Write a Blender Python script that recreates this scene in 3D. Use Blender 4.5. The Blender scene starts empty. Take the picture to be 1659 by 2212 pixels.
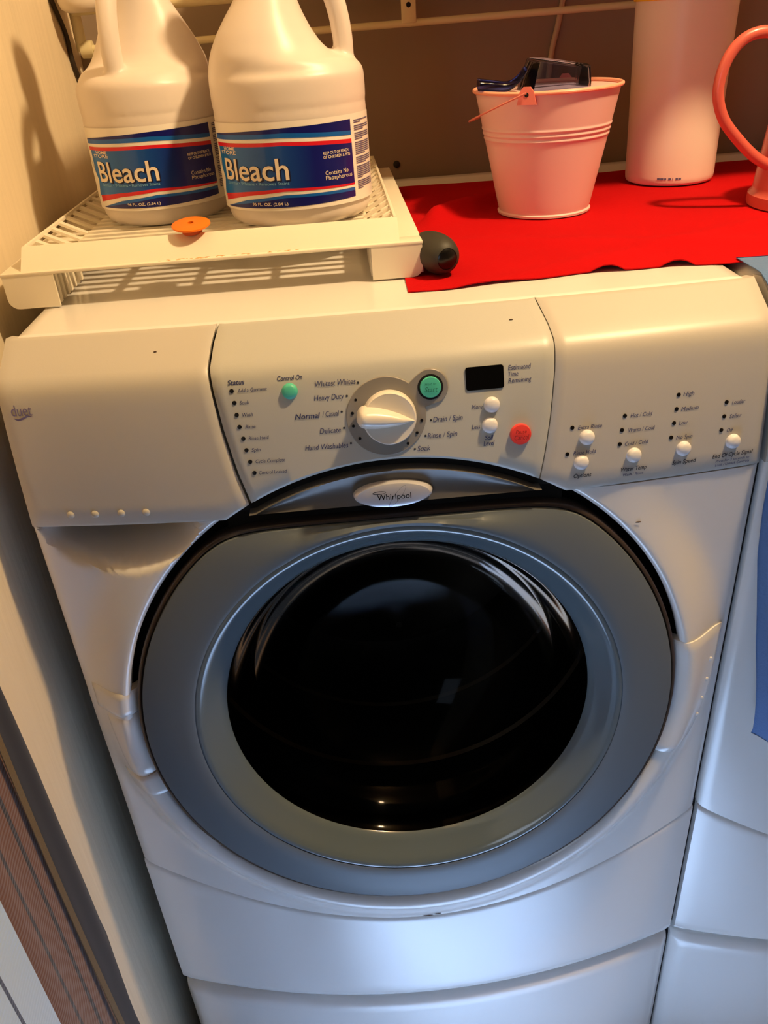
import bpy, bmesh, math, random
import numpy as np
from mathutils import Vector, Matrix
random.seed(7)
R_ = math.radians
SC = bpy.context.scene
COL = SC.collection
ZO = 1.09            # the scene is laid out with z = 0 at the washer's console edge; everything is lifted so the floor is z = 0

# ------------------------------------------------------------------ camera
cam_d = bpy.data.cameras.new('camera'); cam = bpy.data.objects.new('camera', cam_d); COL.objects.link(cam)
yaw, pit, rol = 0.02567, 0.54117, -0.07510
fw = Vector((math.sin(yaw)*math.cos(pit), math.cos(yaw)*math.cos(pit), -math.sin(pit)))
rt = Vector((math.cos(yaw), -math.sin(yaw), 0)); up = rt.cross(fw)
r2 = rt*math.cos(rol)+up*math.sin(rol); u2 = -rt*math.sin(rol)+up*math.cos(rol)
M = Matrix((( r2.x,u2.x,-fw.x,-0.0328),(r2.y,u2.y,-fw.y,-0.6704),(r2.z,u2.z,-fw.z,0.3858),(0,0,0,1)))
cam.matrix_world = M
cam_d.sensor_fit = 'VERTICAL'; cam_d.sensor_height = 24.0; cam_d.lens = 1780.79/2212*24.0
cam_d.clip_start = 0.02
SC.camera = cam

# ------------------------------------------------------------------ world, lamps, exposure
w = bpy.data.worlds.new('room_air'); SC.world = w; w.use_nodes = True
w.node_tree.nodes['Background'].inputs[0].default_value = (0.46, 0.52, 0.62, 1)
w.node_tree.nodes['Background'].inputs[1].default_value = 0.02
ld = bpy.data.lights.new('ceiling_bulb', 'POINT'); ld.energy = 84; ld.color = (1.0, 0.70, 0.37); ld.shadow_soft_size = 0.045
lo = bpy.data.objects.new('ceiling_bulb', ld); lo.location = (0.64, -0.11, 1.30); COL.objects.link(lo)
wd = bpy.data.lights.new('window_daylight', 'AREA'); wd.shape = 'RECTANGLE'; wd.size = 0.55; wd.size_y = 0.85
wd.energy = 5; wd.color = (0.62, 0.77, 1.0)
wo = bpy.data.objects.new('window_daylight', wd); wo.location = (-1.05, -2.2, 0.30)
wo.rotation_euler = (Vector((0.35, 0.0, -0.65))-Vector(wo.location)).to_track_quat('-Z', 'Y').to_euler(); COL.objects.link(wo)
sd = bpy.data.lights.new('floor_fill_spot', 'SPOT'); sd.energy = 6200; sd.color = (0.52, 0.71, 1.0); sd.spot_size = R_(15); sd.spot_blend = 0.5; sd.shadow_soft_size = 0.10  # added spot without a seen source; its floor patch bounces blue onto lower panels
so = bpy.data.objects.new('floor_fill_spot', sd); so.location = (-0.30, -1.60, 1.35)
so.rotation_euler = (Vector((0.10, -0.58, -1.09))-Vector(so.location)).to_track_quat('-Z', 'Y').to_euler(); COL.objects.link(so)
SC.view_settings.view_transform = 'Standard'; SC.view_settings.look = 'None'
SC.view_settings.exposure = 0.0; SC.view_settings.gamma = 1.0; SC.view_settings.use_curve_mapping = False

# ------------------------------------------------------------------ helpers
def lin(c):
    return tuple(((v/255)/12.92 if v/255 <= 0.04045 else ((v/255+0.055)/1.055)**2.4) for v in c)+(1,)
MATS = {}
def mat(name, rgb, rough=0.5, metal=0.0, coat=0.0, bump=0.0, bscale=200.0, var=0.0, vscale=8.0, stretch=None, spec=0.5, alpha=None, trans=0.0, ior=1.45, sheen=0.0):
    m = bpy.data.materials.new(name); m.use_nodes = True; nt = m.node_tree; b = nt.nodes['Principled BSDF']
    col = lin(rgb); b.inputs['Base Color'].default_value = col
    b.inputs['Roughness'].default_value = rough; b.inputs['Metallic'].default_value = metal
    b.inputs['Coat Weight'].default_value = coat; b.inputs['Coat Roughness'].default_value = 0.06
    b.inputs['Specular IOR Level'].default_value = spec; b.inputs['IOR'].default_value = ior
    b.inputs['Transmission Weight'].default_value = trans; b.inputs['Sheen Weight'].default_value = sheen
    if var or bump:
        tc = nt.nodes.new('ShaderNodeTexCoord'); mp = nt.nodes.new('ShaderNodeMapping')
        if stretch: mp.inputs['Scale'].default_value = stretch
        nt.links.new(tc.outputs['Object'], mp.inputs[0])
    if var:
        n = nt.nodes.new('ShaderNodeTexNoise'); n.inputs['Scale'].default_value = vscale; n.inputs['Detail'].default_value = 4
        nt.links.new(mp.outputs[0], n.inputs['Vector'])
        mx = nt.nodes.new('ShaderNodeMix'); mx.data_type = 'RGBA'
        mx.inputs['A'].default_value = tuple(v*(1-var) for v in col[:3])+(1,)
        mx.inputs['B'].default_value = tuple(min(1, v*(1+var)) for v in col[:3])+(1,)
        nt.links.new(n.outputs['Fac'], mx.inputs['Factor']); nt.links.new(mx.outputs['Result'], b.inputs['Base Color'])
    if bump:
        n2 = nt.nodes.new('ShaderNodeTexNoise'); n2.inputs['Scale'].default_value = bscale; n2.inputs['Detail'].default_value = 3
        nt.links.new(mp.outputs[0], n2.inputs['Vector'])
        bp = nt.nodes.new('ShaderNodeBump'); bp.inputs['Strength'].default_value = bump; bp.inputs['Distance'].default_value = 0.002
        nt.links.new(n2.outputs['Fac'], bp.inputs['Height']); nt.links.new(bp.outputs[0], b.inputs['Normal'])
    MATS[name] = m
    return m
def glassy(name, tint, blend=0.1, rough=0.03):
    m = bpy.data.materials.new(name); m.use_nodes = True; nt = m.node_tree; nt.nodes.clear()
    o = nt.nodes.new('ShaderNodeOutputMaterial'); t = nt.nodes.new('ShaderNodeBsdfTransparent'); g = nt.nodes.new('ShaderNodeBsdfGlossy')
    fr = nt.nodes.new('ShaderNodeLayerWeight'); fr.inputs['Blend'].default_value = blend; mx = nt.nodes.new('ShaderNodeMixShader')
    t.inputs[0].default_value = lin(tint); g.inputs[0].default_value = (1, 1, 1, 1); g.inputs['Roughness'].default_value = rough
    nt.links.new(fr.outputs['Fresnel'], mx.inputs[0]); nt.links.new(t.outputs[0], mx.inputs[1]); nt.links.new(g.outputs[0], mx.inputs[2])
    nt.links.new(mx.outputs[0], o.inputs[0])
    return m
def stripes(name, bg, lines, axis, freq, width, rough=0.85, weave=0.2):
    """woven cloth: thin vertical yarn stripes on a plain ground (object coordinates)"""
    m = mat(name, bg, rough, sheen=0.2); nt = m.node_tree; b = nt.nodes['Principled BSDF']
    tc = nt.nodes.new('ShaderNodeTexCoord'); sp = nt.nodes.new('ShaderNodeSeparateXYZ'); nt.links.new(tc.outputs['UV'], sp.inputs[0])
    mu = nt.nodes.new('ShaderNodeMath'); mu.operation = 'MULTIPLY'; mu.inputs[1].default_value = freq; nt.links.new(sp.outputs[axis], mu.inputs[0])
    fr = nt.nodes.new('ShaderNodeMath'); fr.operation = 'FRACT'; nt.links.new(mu.outputs[0], fr.inputs[0])
    lt = nt.nodes.new('ShaderNodeMath'); lt.operation = 'LESS_THAN'; lt.inputs[1].default_value = width; nt.links.new(fr.outputs[0], lt.inputs[0])
    mx = nt.nodes.new('ShaderNodeMix'); mx.data_type = 'RGBA'; mx.inputs['A'].default_value = lin(bg); mx.inputs['B'].default_value = lin(lines)
    nt.links.new(lt.outputs[0], mx.inputs['Factor']); nt.links.new(mx.outputs['Result'], b.inputs['Base Color'])
    wv = nt.nodes.new('ShaderNodeTexWave'); wv.bands_direction = 'Y'; wv.inputs['Scale'].default_value = 60
    nt.links.new(tc.outputs['UV'], wv.inputs['Vector'])
    bp = nt.nodes.new('ShaderNodeBump'); bp.inputs['Strength'].default_value = weave; bp.inputs['Distance'].default_value = 0.002
    nt.links.new(wv.outputs['Fac'], bp.inputs['Height']); nt.links.new(bp.outputs[0], b.inputs['Normal'])
    return m

def thing(name, loc, label, cat, group=None):
    o = bpy.data.objects.new(name, None); o.location = loc; o.empty_display_size = 0.05; COL.objects.link(o)
    o['label'] = label; o['category'] = cat
    if group: o['group'] = group
    return o
def adopt(o, parent):
    root = parent; t = Vector((0, 0, 0))
    while root: t += root.location; root = root.parent
    o.parent = parent; o.location = -t           # vertices are given in layout coordinates
    if parent.parent: o.location = Vector((0, 0, 0))
def tag(o, label, cat, group=None):
    o['label'] = label; o['category'] = cat
    if group: o['group'] = group
    return o
def make(name, verts, faces, m, parent=None, smooth=True, ang=35, uv=None, mats=None, fmat=None, weld=0):
    me = bpy.data.meshes.new(name); me.from_pydata([tuple(map(float, v)) for v in verts], [], faces)
    bm = bmesh.new(); bm.from_mesh(me)
    if weld: bmesh.ops.remove_doubles(bm, verts=bm.verts, dist=weld)
    bmesh.ops.recalc_face_normals(bm, faces=bm.faces); bm.to_mesh(me); bm.free()
    for mm in (mats or [m]): me.materials.append(mm)
    if fmat:
        for p, k in zip(me.polygons, fmat): p.material_index = k
    if uv is not None:
        ul = me.uv_layers.new(name='UVMap')
        for l in me.loops: ul.data[l.index].uv = uv[l.vertex_index]
    if smooth:
        me.polygons.foreach_set('use_smooth', [True]*len(me.polygons))
        me.set_sharp_from_angle(angle=R_(ang))
    o = bpy.data.objects.new(name, me); COL.objects.link(o)
    if parent is not None: adopt(o, parent)
    return o
class MB:
    """collects shapes into one mesh"""
    def __init__(s): s.v = []; s.f = []
    def add(s, v, f):
        n = len(s.v); s.v += [tuple(map(float, p)) for p in v]; s.f += [tuple(i+n for i in q) for q in f]; return s
    def box(s, x0, x1, y0, y1, z0, z1, bev=0.0):
        bm = bmesh.new(); bmesh.ops.create_cube(bm, size=1)
        for v in bm.verts: v.co = Vector(((x0+x1)/2+v.co.x*(x1-x0), (y0+y1)/2+v.co.y*(y1-y0), (z0+z1)/2+v.co.z*(z1-z0)))
        if bev: bmesh.ops.bevel(bm, geom=bm.edges[:], offset=bev, segments=2, affect='EDGES', profile=0.5)
        bm.verts.index_update(); s.add([v.co for v in bm.verts], [[v.index for v in f.verts] for f in bm.faces]); bm.free(); return s
    def lathe(s, prof, seg=48, mtx=None, sx=1, sy=1, cap=True):
        v = []; f = []; n = len(prof)
        for k in range(seg):
            a = 2*math.pi*k/seg
            for r, h in prof: v.append(Vector((r*math.cos(a)*sx, r*math.sin(a)*sy, h)))
        if mtx is not None: v = [mtx @ p for p in v]
        for k in range(seg):
            k2 = (k+1) % seg
            for j in range(n-1): f.append((k*n+j, k2*n+j, k2*n+j+1, k*n+j+1))
        if cap:
            if prof[0][0] > 1e-5: f.append(tuple(k*n for k in range(seg)))
            if prof[-1][0] > 1e-5: f.append(tuple(k*n+n-1 for k in range(seg)))
        return s.add(v, f)
    def tube(s, pts, rad, seg=10, closed=False):
        pts = [Vector(p) for p in pts]; n = len(pts); v = []; f = []
        rr = rad if isinstance(rad, (list, tuple)) else [rad]*n
        ref = Vector((0.13, 0.31, 0.94)).normalized(); prev = None
        for i, p in enumerate(pts):
            if closed: d = pts[(i+1) % n]-pts[i-1]
            else: d = pts[min(i+1, n-1)]-pts[max(i-1, 0)]
            d.normalize()
            a = (prev - d*prev.dot(d)) if prev else (ref-d*ref.dot(d))
            a.normalize(); prev = a; b = d.cross(a)
            for k in range(seg):
                t = 2*math.pi*k/seg; v.append(p+(a*math.cos(t)+b*math.sin(t))*rr[i])
        for i in range(n if closed else n-1):
            i2 = (i+1) % n
            for k in range(seg): f.append((i*seg+k, i*seg+(k+1) % seg, i2*seg+(k+1) % seg, i2*seg+k))
        if not closed: f.append(tuple(range(seg))); f.append(tuple((n-1)*seg+k for k in range(seg)))
        return s.add(v, f)
    def shell(s, G, dep, back=False):
        """G[j][i] grid of points plus walls along the outline that run by dep"""
        nv, nu = len(G), len(G[0]); v = [p for row in G for p in row]; f = []
        for j in range(nv-1):
            for i in range(nu-1): f.append((j*nu+i, j*nu+i+1, (j+1)*nu+i+1, (j+1)*nu+i))
        ring = [i for i in range(nu)]+[j*nu+nu-1 for j in range(1, nv)]+[(nv-1)*nu+i for i in range(nu-2, -1, -1)]+[j*nu for j in range(nv-2, 0, -1)]
        n0 = len(v); D = Vector(dep)
        v = [Vector(p) for p in v]+[Vector(v[k])+D for k in ring]; m = len(ring)
        for k in range(m): f.append((ring[k], ring[(k+1) % m], n0+(k+1) % m, n0+k))
        if back: f.append(tuple(n0+k for k in range(m)))
        return s.add(v, f)
    def prism(s, poly, a, b):
        """poly: list of 3d points, extruded by vector from a*d to b*d"""
        n = len(poly); v = [Vector(p)+Vector(a) for p in poly]+[Vector(p)+Vector(b) for p in poly]
        f = [tuple(range(n)), tuple(range(n, 2*n))]+[(k, (k+1) % n, n+(k+1) % n, n+k) for k in range(n)]
        return s.add(v, f)
    def build(s, name, m, parent=None, **k): return make(name, s.v, s.f, m, parent, **k)
def spline(pts, n=8, closed=False):
    P = [Vector(p) for p in pts]; out = []; N = len(P)
    rng = range(N if closed else N-1)
    for i in rng:
        if closed: a, b, c, d = P[i-1], P[i], P[(i+1) % N], P[(i+2) % N]
        else: a, b, c, d = P[max(i-1, 0)], P[i], P[i+1], P[min(i+2, N-1)]
        for k in range(n):
            t = k/n; out.append(0.5*((2*b)+(c-a)*t+(2*a-5*b+4*c-d)*t*t+(3*b-a-3*c+d)*t**3))
    if not closed: out.append(P[-1])
    return out
_T = {}
def text2d(s, shear=0.0, bold=0.0):
    """flat glyph mesh of a string, baseline at 0, unit capital height; returns verts, faces, width"""
    key = (s, shear, bold)
    if key in _T: return _T[key]
    cu = bpy.data.curves.new('glyphs', 'FONT'); cu.body = s; cu.size = 1; cu.shear = shear; cu.offset = bold; cu.resolution_u = 3
    cu.dimensions = '2D'; cu.fill_mode = 'FRONT'
    ob = bpy.data.objects.new('glyphs', cu); COL.objects.link(ob)
    me = bpy.data.meshes.new_from_object(ob.evaluated_get(bpy.context.evaluated_depsgraph_get()))
    V = [(v.co.x, v.co.y) for v in me.vertices]; F = [tuple(p.vertices) for p in me.polygons]
    bpy.data.objects.remove(ob); bpy.data.curves.remove(cu); bpy.data.meshes.remove(me)
    x0 = min(v[0] for v in V); x1 = max(v[0] for v in V); k = 1/0.70
    V = [((x-x0)*k, y*k) for x, y in V]
    _T[key] = (V, F, (x1-x0)*k); return _T[key]
def sstep(t): t = max(0.0, min(1.0, t)); return t*t*(3-2*t)

# ------------------------------------------------------------------ materials
enamel = mat('white_enamel', (232, 230, 226), 0.22, coat=0.35, var=0.02, vscale=5)
plastic = mat('console_plastic', (194, 190, 181), 0.36, bump=0.03, bscale=900)
plastic2 = mat('console_plastic_centre', (188, 189, 182), 0.36, bump=0.03, bscale=900)
groove_dark = mat('gap_dark', (14, 13, 13), 0.8)
doorgrey = mat('door_grey_plastic', (104, 113, 120), 0.42, spec=0.25)
funnel_m = mat('door_funnel_plastic', (98, 112, 120), 0.14, coat=0.5)
rim_m = mat('door_rim_dark', (58, 50, 48), 0.3)
visor_m = mat('visor_grey_plastic', (98, 96, 93), 0.38)
silver = mat('badge_silver', (206, 206, 212), 0.26, metal=0.25)
ink = mat('panel_ink_blue', (62, 68, 112), 0.7, spec=0.1)
ink_dark = mat('panel_ink_dark', (40, 42, 52), 0.6)
led_m = mat('indicator_black', (16, 13, 12), 0.3)
teal = mat('button_teal', (84, 196, 166), 0.4)
redb = mat('button_red', (236, 72, 66), 0.4)
dome_m = mat('button_white', (226, 226, 230), 0.35)
knob_m = mat('knob_white', (232, 226, 214), 0.28, coat=0.2)
plate_m = mat('dial_plate_grey', (142, 138, 132), 0.38)
screen_m = mat('display_black', (9, 8, 7), 0.35, spec=0.12)
glass_m = glassy('door_glass_smoked', (140, 134, 126), 0.085, 0.06)
steel = mat('drum_steel', (150, 150, 150), 0.35, metal=0.9)
scuff = mat('scuff_brown', (86, 62, 44), 0.8)

# ------------------------------------------------------------------ shape of the machine's front
W2 = 0.343
ZB, ZT = -0.754, 0.158
DCX, DCZ, YD, TL, RD = -0.0043, -0.2417, -0.015, 0.086, 0.289
BZ = [-1.2, -0.754, 0, 0.158, 0.3]; BB = [0.055, 0.0545, 0.024, 0.011, 0.011]
EZ = [-1.2, 0, 0.05, 0.09, 0.116, 0.126, 0.133, 0.138, 0.158]; EY = [0, 0, 0.005, 0.0105, 0.0155, 0.0190, 0.0245, 0.0325, 0.0690]
def S(x, z): return float(np.interp(z, EZ, EY)-np.interp(z, BZ, BB)*(1-(x/W2)**2))
def seam(x): return -0.485-0.097*(1-(x/W2)**2)
def circ(x, r=RD):
    d = r*r-(x-DCX)**2
    return DCZ+math.sqrt(d) if d > 0 else -9
def Sp(x, z, scoop=False, collar=True):
    """front panel: bowed sheet that swells out to a collar around the door"""
    dx, dz = x-DCX, z-DCZ; r = max(math.hypot(dx, dz), RD); b = S(x, z); P = YD+TL*z
    w_ = (1-sstep((r-RD)/0.056))*(1.0 if collar else 0.0); y = b*(1-w_)+min(P, b+0.004)*w_
    low = sstep((-dz/r+0.35)/0.7); bw = 0.005+0.013*low
    if collar and r < RD+bw: y += (0.004+0.006*low)*(1-(r-RD)/bw)**1.6
    e = W2-abs(x)
    if e < 0.010: y += 0.004*(1-e/0.010)**2
    if scoop:
        d = math.hypot((x+0.262)/0.074, z/0.049)
        if d < 1: y += 0.075*(1-d*d)
    return y
def dpt(r, a, dy=0.0):
    """door coordinates: polar around the door centre, dy into the machine"""
    n = math.sqrt(1+TL*TL); x = DCX+r*math.cos(a); v = r*math.sin(a)
    C = Vector((DCX, YD+TL*DCZ, DCZ)); ev = Vector((0, TL, 1))/n; en = Vector((0, 1, -TL))/n
    return C+Vector((r*math.cos(a), 0, 0))+ev*v+en*dy

def machine(root, X, washer):
    T = Vector((X, 0, 0))
    def mk(mb, name, m, parent=None, **k):
        mb.v = [(p[0]+X, p[1], p[2]) for p in mb.v]
        return mb.build(name, m, parent or root, **k)
    # cabinet shell behind the panels
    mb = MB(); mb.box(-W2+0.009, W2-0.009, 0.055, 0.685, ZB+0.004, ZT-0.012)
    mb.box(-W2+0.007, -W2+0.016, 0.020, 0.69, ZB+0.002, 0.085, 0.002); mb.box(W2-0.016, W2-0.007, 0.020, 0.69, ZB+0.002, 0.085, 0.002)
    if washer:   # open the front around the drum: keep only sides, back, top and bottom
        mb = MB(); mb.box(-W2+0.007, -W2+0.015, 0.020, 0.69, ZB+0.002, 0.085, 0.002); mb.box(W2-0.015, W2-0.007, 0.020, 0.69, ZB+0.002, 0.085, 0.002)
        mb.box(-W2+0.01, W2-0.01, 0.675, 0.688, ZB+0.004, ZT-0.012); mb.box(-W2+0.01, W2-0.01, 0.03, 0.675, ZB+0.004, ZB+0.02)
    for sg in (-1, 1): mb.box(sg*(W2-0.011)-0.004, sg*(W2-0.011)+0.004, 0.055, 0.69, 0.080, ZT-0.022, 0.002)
    mk(mb, 'cabinet', mat('cabinet_gap_shade', (92, 90, 88), 0.6))  # white sides coloured dark grey: shade of the narrow gaps painted in
    # lid: flat top with rolled edges, from the crease to the back
    G = []
    ys = [0.0, 0.0015, 0.004, 0.009, 0.03, 0.1, 0.2, 0.3, 0.4, 0.5, 0.6, 0.66, 0.668, 0.675, 0.690]
    for j, yy in enumerate(ys):
        row = []
        for i in range(41):
            t = -1+2*i/40; t = math.copysign(abs(t)**0.6, t); x = W2*t
            y0 = S(x, ZT); y = y0+0.001+(0.692-y0)*(yy/0.69)
            z = ZT-0.0045*max(0, 1-yy/0.0045)**2 - 0.008*max(0, 1-(W2-abs(x))/0.014)**2
            if yy > 0.662: z += 0.008*sstep((yy-0.662)/0.008)
            row.append((x, y, z))
        G.append(row)
    mb = MB(); mb.shell(G, (0, 0, -0.03)); mk(mb, 'lid', enamel, ang=50)
    # console pieces
    zs = [0.0, 0.004, 0.02, 0.035, 0.05, 0.065, 0.08, 0.095, 0.108, 0.116, 0.121, 0.126, 0.130, 0.1335, 0.136, 0.1385, 0.142, 0.147, 0.152, 0.1565, 0.158]
    sl = lambda z: float(np.interp(z, [0, 0.0145, 0.045, 0.083, 0.115, 0.1326, 0.147, 0.158], [-0.1335, -0.1368, -0.1451, -0.1521, -0.1562, -0.1578, -0.1548, -0.1504]))
    sr = lambda z: float(np.interp(z, [0, 0.0066, 0.0374, 0.0705, 0.110, 0.1332, 0.1431, 0.158], [0.1258, 0.1270, 0.1336, 0.1389, 0.1433, 0.1445, 0.1427, 0.1370]))
    if not washer: sl = lambda z: -0.10; sr = lambda z: 0.10
    def piece(name, xl, xr, m, nu):
        G = []
        for zz in zs:
            row = []
            for i in range(nu+1):
                u = i/nu; z = zz
                for _ in range(4):
                    a, b = xl(z), xr(z); x = a+(b-a)*u; zb = max(0.0, circ(x, RD-0.001))
                    z = zb+(zz/0.158)*(0.158-zb)
                y = S(x, z)-0.002
                ed = min((x-xl(z)) if xl(z) > -W2+0.01 else (x+W2)*0.35, (xr(z)-x) if xr(z) < W2-0.01 else (W2-x)*0.35, z-zb+0.0006)
                if ed < 0.004: y += 0.0032*(1-max(ed, 0)/0.004)**2
                row.append((x, y, z))
            G.append(row)
        mb = MB(); mb.shell(G, (0, 0.016, -0.003)); return mk(mb, name, m, ang=40)
    drawer = piece('detergent_drawer', lambda z: -W2, lambda z: sl(z)-0.0012, plastic, 40)
    ctrl = piece('control_panel', lambda z: sl(z)+0.0012, lambda z: sr(z)-0.0005, plastic2, 60)
    opt = piece('option_panel', lambda z: sr(z)+0.0005, lambda z: W2, plastic, 40)
    # dark backing that fills the joints
    mb = MB(); G = [[(x, S(x, z)+0.012, z-0.002) for x in np.linspace(-W2+0.006, W2-0.006, 30)] for z in (0.004, 0.05, 0.1, 0.125, 0.138, 0.156)]
    mb.shell(G, (0, 0.01, 0)); mk(mb, 'console_backing', groove_dark)
    # front panel around the door
    def inside(x, z): return abs(x) <= W2 and z <= -0.0012 and z >= seam(x)+0.0008
    a0 = math.asin((-0.0012-DCZ)/RD)
    crn = [math.atan2(-0.0012-DCZ, W2-DCX), math.atan2(-0.0012-DCZ, -W2-DCX)-2*math.pi, math.atan2(-0.4842-DCZ, W2-DCX), math.atan2(-0.4842-DCZ, -W2-DCX)]
    angs = sorted(list(np.linspace(a0, -math.pi-a0, 330))+crn, reverse=True)
    ts = [0, 0.02, 0.045, 0.08, 0.12, 0.17, 0.22, 0.28, 0.34, 0.4, 0.46, 0.52, 0.58, 0.64, 0.7, 0.76, 0.82, 0.87, 0.91, 0.945, 0.972, 0.99, 1]
    cols = []
    for a in angs:
        ca, sa = math.cos(a), math.sin(a); lo_, hi = RD, RD+0.0002
        if inside(DCX+(RD+0.0003)*ca, DCZ+(RD+0.0003)*sa):
            hi = 0.75
            for _ in range(40):
                md = (lo_+hi)/2
                if inside(DCX+md*ca, DCZ+md*sa): lo_ = md
                else: hi = md
        ro = lo_; colm = []
        for t in ts:
            r = RD+(ro-RD)*t; x, z = DCX+r*ca, DCZ+r*sa; colm.append((x, Sp(x, z, washer, washer), z))
        cols.append(colm)
    mb = MB(); mb.shell(cols, (0, 0.009, 0)); mk(mb, 'front_panel', enamel, ang=50)
    # lower panel under the curved seam
    G = []
    for t in [0, 0.01, 0.03, 0.06, 0.12, 0.25, 0.4, 0.55, 0.7, 0.82, 0.9, 0.95, 0.975, 0.99, 1]:
        row = []
        for i in range(61):
            x = math.copysign(abs(-1+2*i/60)**0.8, -1+2*i/60)*W2; zt = seam(x)-0.0008; zb = ZB+0.003; z = zt+(zb-zt)*t
            y = S(x, z); d = min(zt-z, W2-abs(x)+0.002)
            dn = z-zb
            if d < 0.006: y += 0.003*(1-max(d, 0)/0.006)**2
            if dn < 0.014: y += 0.010*(1-dn/0.014)**2
            row.append((x, y, z))
        G.append(row)
    mb = MB(); mb.shell(G, (0, 0.009, 0)); mk(mb, 'lower_panel', enamel, ang=50)
    # door -------------------------------------------------------------
    n = 180; VT = (-0.0098-DCZ)
    def ro(a):
        s = math.sin(a); r = 0.2815
        if s > 0.5:
            q = VT/s
            k = 0.010   # soft corner between arc and flat top
            r = -k*math.log(math.exp(-min(r, 9)/k)+math.exp(-q/k))+0.0 if abs(r-q) < 0.06 else min(r, q)
        return r
    A = [2*math.pi*k/n for k in range(n)]
    def ring(prof):
        v = []; f = []; m_ = len(prof)
        for a in A:
            for p in prof: r, dy = p(a); v.append(dpt(r, a, dy))
        for k in range(n):
            k2 = (k+1) % n
            for j in range(m_-1): f.append((k*m_+j, k2*m_+j, k2*m_+j+1, k*m_+j+1))
        return MB().add(v, f)
    door = mk(ring([(lambda a: (ro(a)-0.0050, 0.004)), (lambda a: (ro(a)-0.0058, -0.0025)), (lambda a: (ro(a)-0.010, -0.0040)),
                    (lambda a: (ro(a)*0.55+0.222*0.45, -0.0075)), (lambda a: (min(0.236, ro(a)*0.3+0.222*0.7), -0.0095)), (lambda a: (0.226, -0.0100)), (lambda a: (0.2225, -0.0088))]), 'door', doorgrey, ang=60)
    def dk(mb, name, m, **k): return mk(mb, name, m, door, **k)
    dk(ring([(lambda a: (ro(a)-0.006, 0.020)), (lambda a: (ro(a), 0.020)), (lambda a: (ro(a)+0.0002, 0.003)), (lambda a: (ro(a)-0.001, 0.0005)), (lambda a: (ro(a)-0.0035, 0.000)), (lambda a: (ro(a)-0.0052, 0.0022)), (lambda a: (ro(a)-0.006, 0.006))]), 'door_rim', rim_m, ang=60)
    dk(ring([(lambda a: (0.2228, -0.0080)), (lambda a: (0.2195, -0.0092)), (lambda a: (0.2160, -0.0076)), (lambda a: (0.2115, -0.0030)), (lambda a: (0.2060, 0.0035)), (lambda a: (0.1995, 0.0100)), (lambda a: (0.1945, 0.0148)), (lambda a: (0.1930, 0.0180))]), 'door_funnel', funnel_m, ang=60)
    bowl = [(0.1948, 0.0150), (0.1925, 0.0190), (0.1900, 0.0240), (0.1860, 0.0340), (0.1810, 0.0460), (0.1740, 0.0590), (0.1690, 0.0660), (0.1675, 0.0700), (0.1600, 0.0860), (0.1470, 0.1060), (0.1280, 0.1250), (0.1020, 0.1420), (0.0700, 0.1540), (0.0350, 0.1600), (0.004, 0.1620)]
    dk(ring([(lambda a, p=p: p) for p in bowl]), 'door_glass', glass_m, ang=80)
    mk(ring([(lambda a, p=p: p) for p in [(0.3005, 0.032), (0.270, 0.032), (0.262, 0.022), (0.235, 0.022), (0.225, 0.034), (0.225, 0.06), (0.245, 0.09)]]), 'door_gasket', groove_dark, ang=60)
    mk(ring([(lambda a, p=p: p) for p in [(0.225, 0.075), (0.262, 0.082), (0.262, 0.20), (0.258, 0.204), (0.262, 0.208), (0.262, 0.33), (0.258, 0.334), (0.262, 0.338), (0.262, 0.47), (0.25, 0.485), (0.12, 0.47), (0.06, 0.455), (0.002, 0.45)]]), 'drum', steel if washer else groove_dark, ang=40)
    # grey crescent between the flat top of the door and the console
    G = []; xe = 0.1345
    for j in range(9):
        t = j/8; row = []
        for i in range(49):
            x = DCX-xe+2*xe*i/48; lo_ = 0.0030; hi = max(circ(x, 0.2775), lo_+0.0008); z = lo_+(hi-lo_)*t
            y = YD+TL*z-0.004+0.0035*math.sin(math.pi*t)-0.002*t; row.append((x, y, z))
        G.append(row)
    mb = MB(); mb.shell(G, (0, 0.025, 0)); visor = mk(mb, 'crescent_trim', visor_m, ang=40)
    mb = MB(); G = [[(DCX-0.158+0.316*i/30, YD+0.012, max(circ(DCX-0.158+0.316*i/30, RD+0.004), -0.02) if j else -0.02) for i in range(31)] for j in range(2)]
    mb.shell(G, (0, 0.012, 0)); mk(mb, 'crescent_backing', groove_dark)
    # handle patch on the right and hinge cover on the left of the collar
    def patch(name, z0, z1, xin, xout, proud, nz=26, nx=14):
        G = []
        for j in range(nz+1):
            z = z0+(z1-z0)*j/nz; a, b = xin(z), xout(z); row = []
            for i in range(nx+1):
                x = a+(b-a)*i/nx; y = Sp(x, z)-proud
                rr = math.hypot(x-DCX, z-DCZ)
                if rr < RD+0.010: y = min(y, Sp(DCX+(x-DCX)*(RD+0.010)/rr, DCZ+(z-DCZ)*(RD+0.010)/rr)-proud)+0.012*((RD+0.010-rr)/0.018)**2
                ed = min(abs(z-z0), abs(z-z1), abs(b-x))
                if ed < 0.003: y += 0.002*(1-ed/0.003)**2
                row.append((x, y, z))
            G.append(row)
        mb = MB(); mb.shell(G, (0, 0.012, 0)); return mk(mb, name, enamel, ang=45)
    cin = lambda z: DCX+math.sqrt((RD-0.0075)**2-(z-DCZ)**2)
    cinl = lambda z: DCX-math.sqrt((RD-0.0075)**2-(z-DCZ)**2)
    hd = None
    if washer: hd = patch('handle', -0.1885, -0.3365, cin, lambda z: float(np.interp(-z, [0.188, 0.20, 0.275, 0.306, 0.325, 0.333, 0.3365], [0.3335, 0.3330, 0.3290, 0.3235, 0.3165, 0.3100, 0.3000])), 0.0035)
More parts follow.
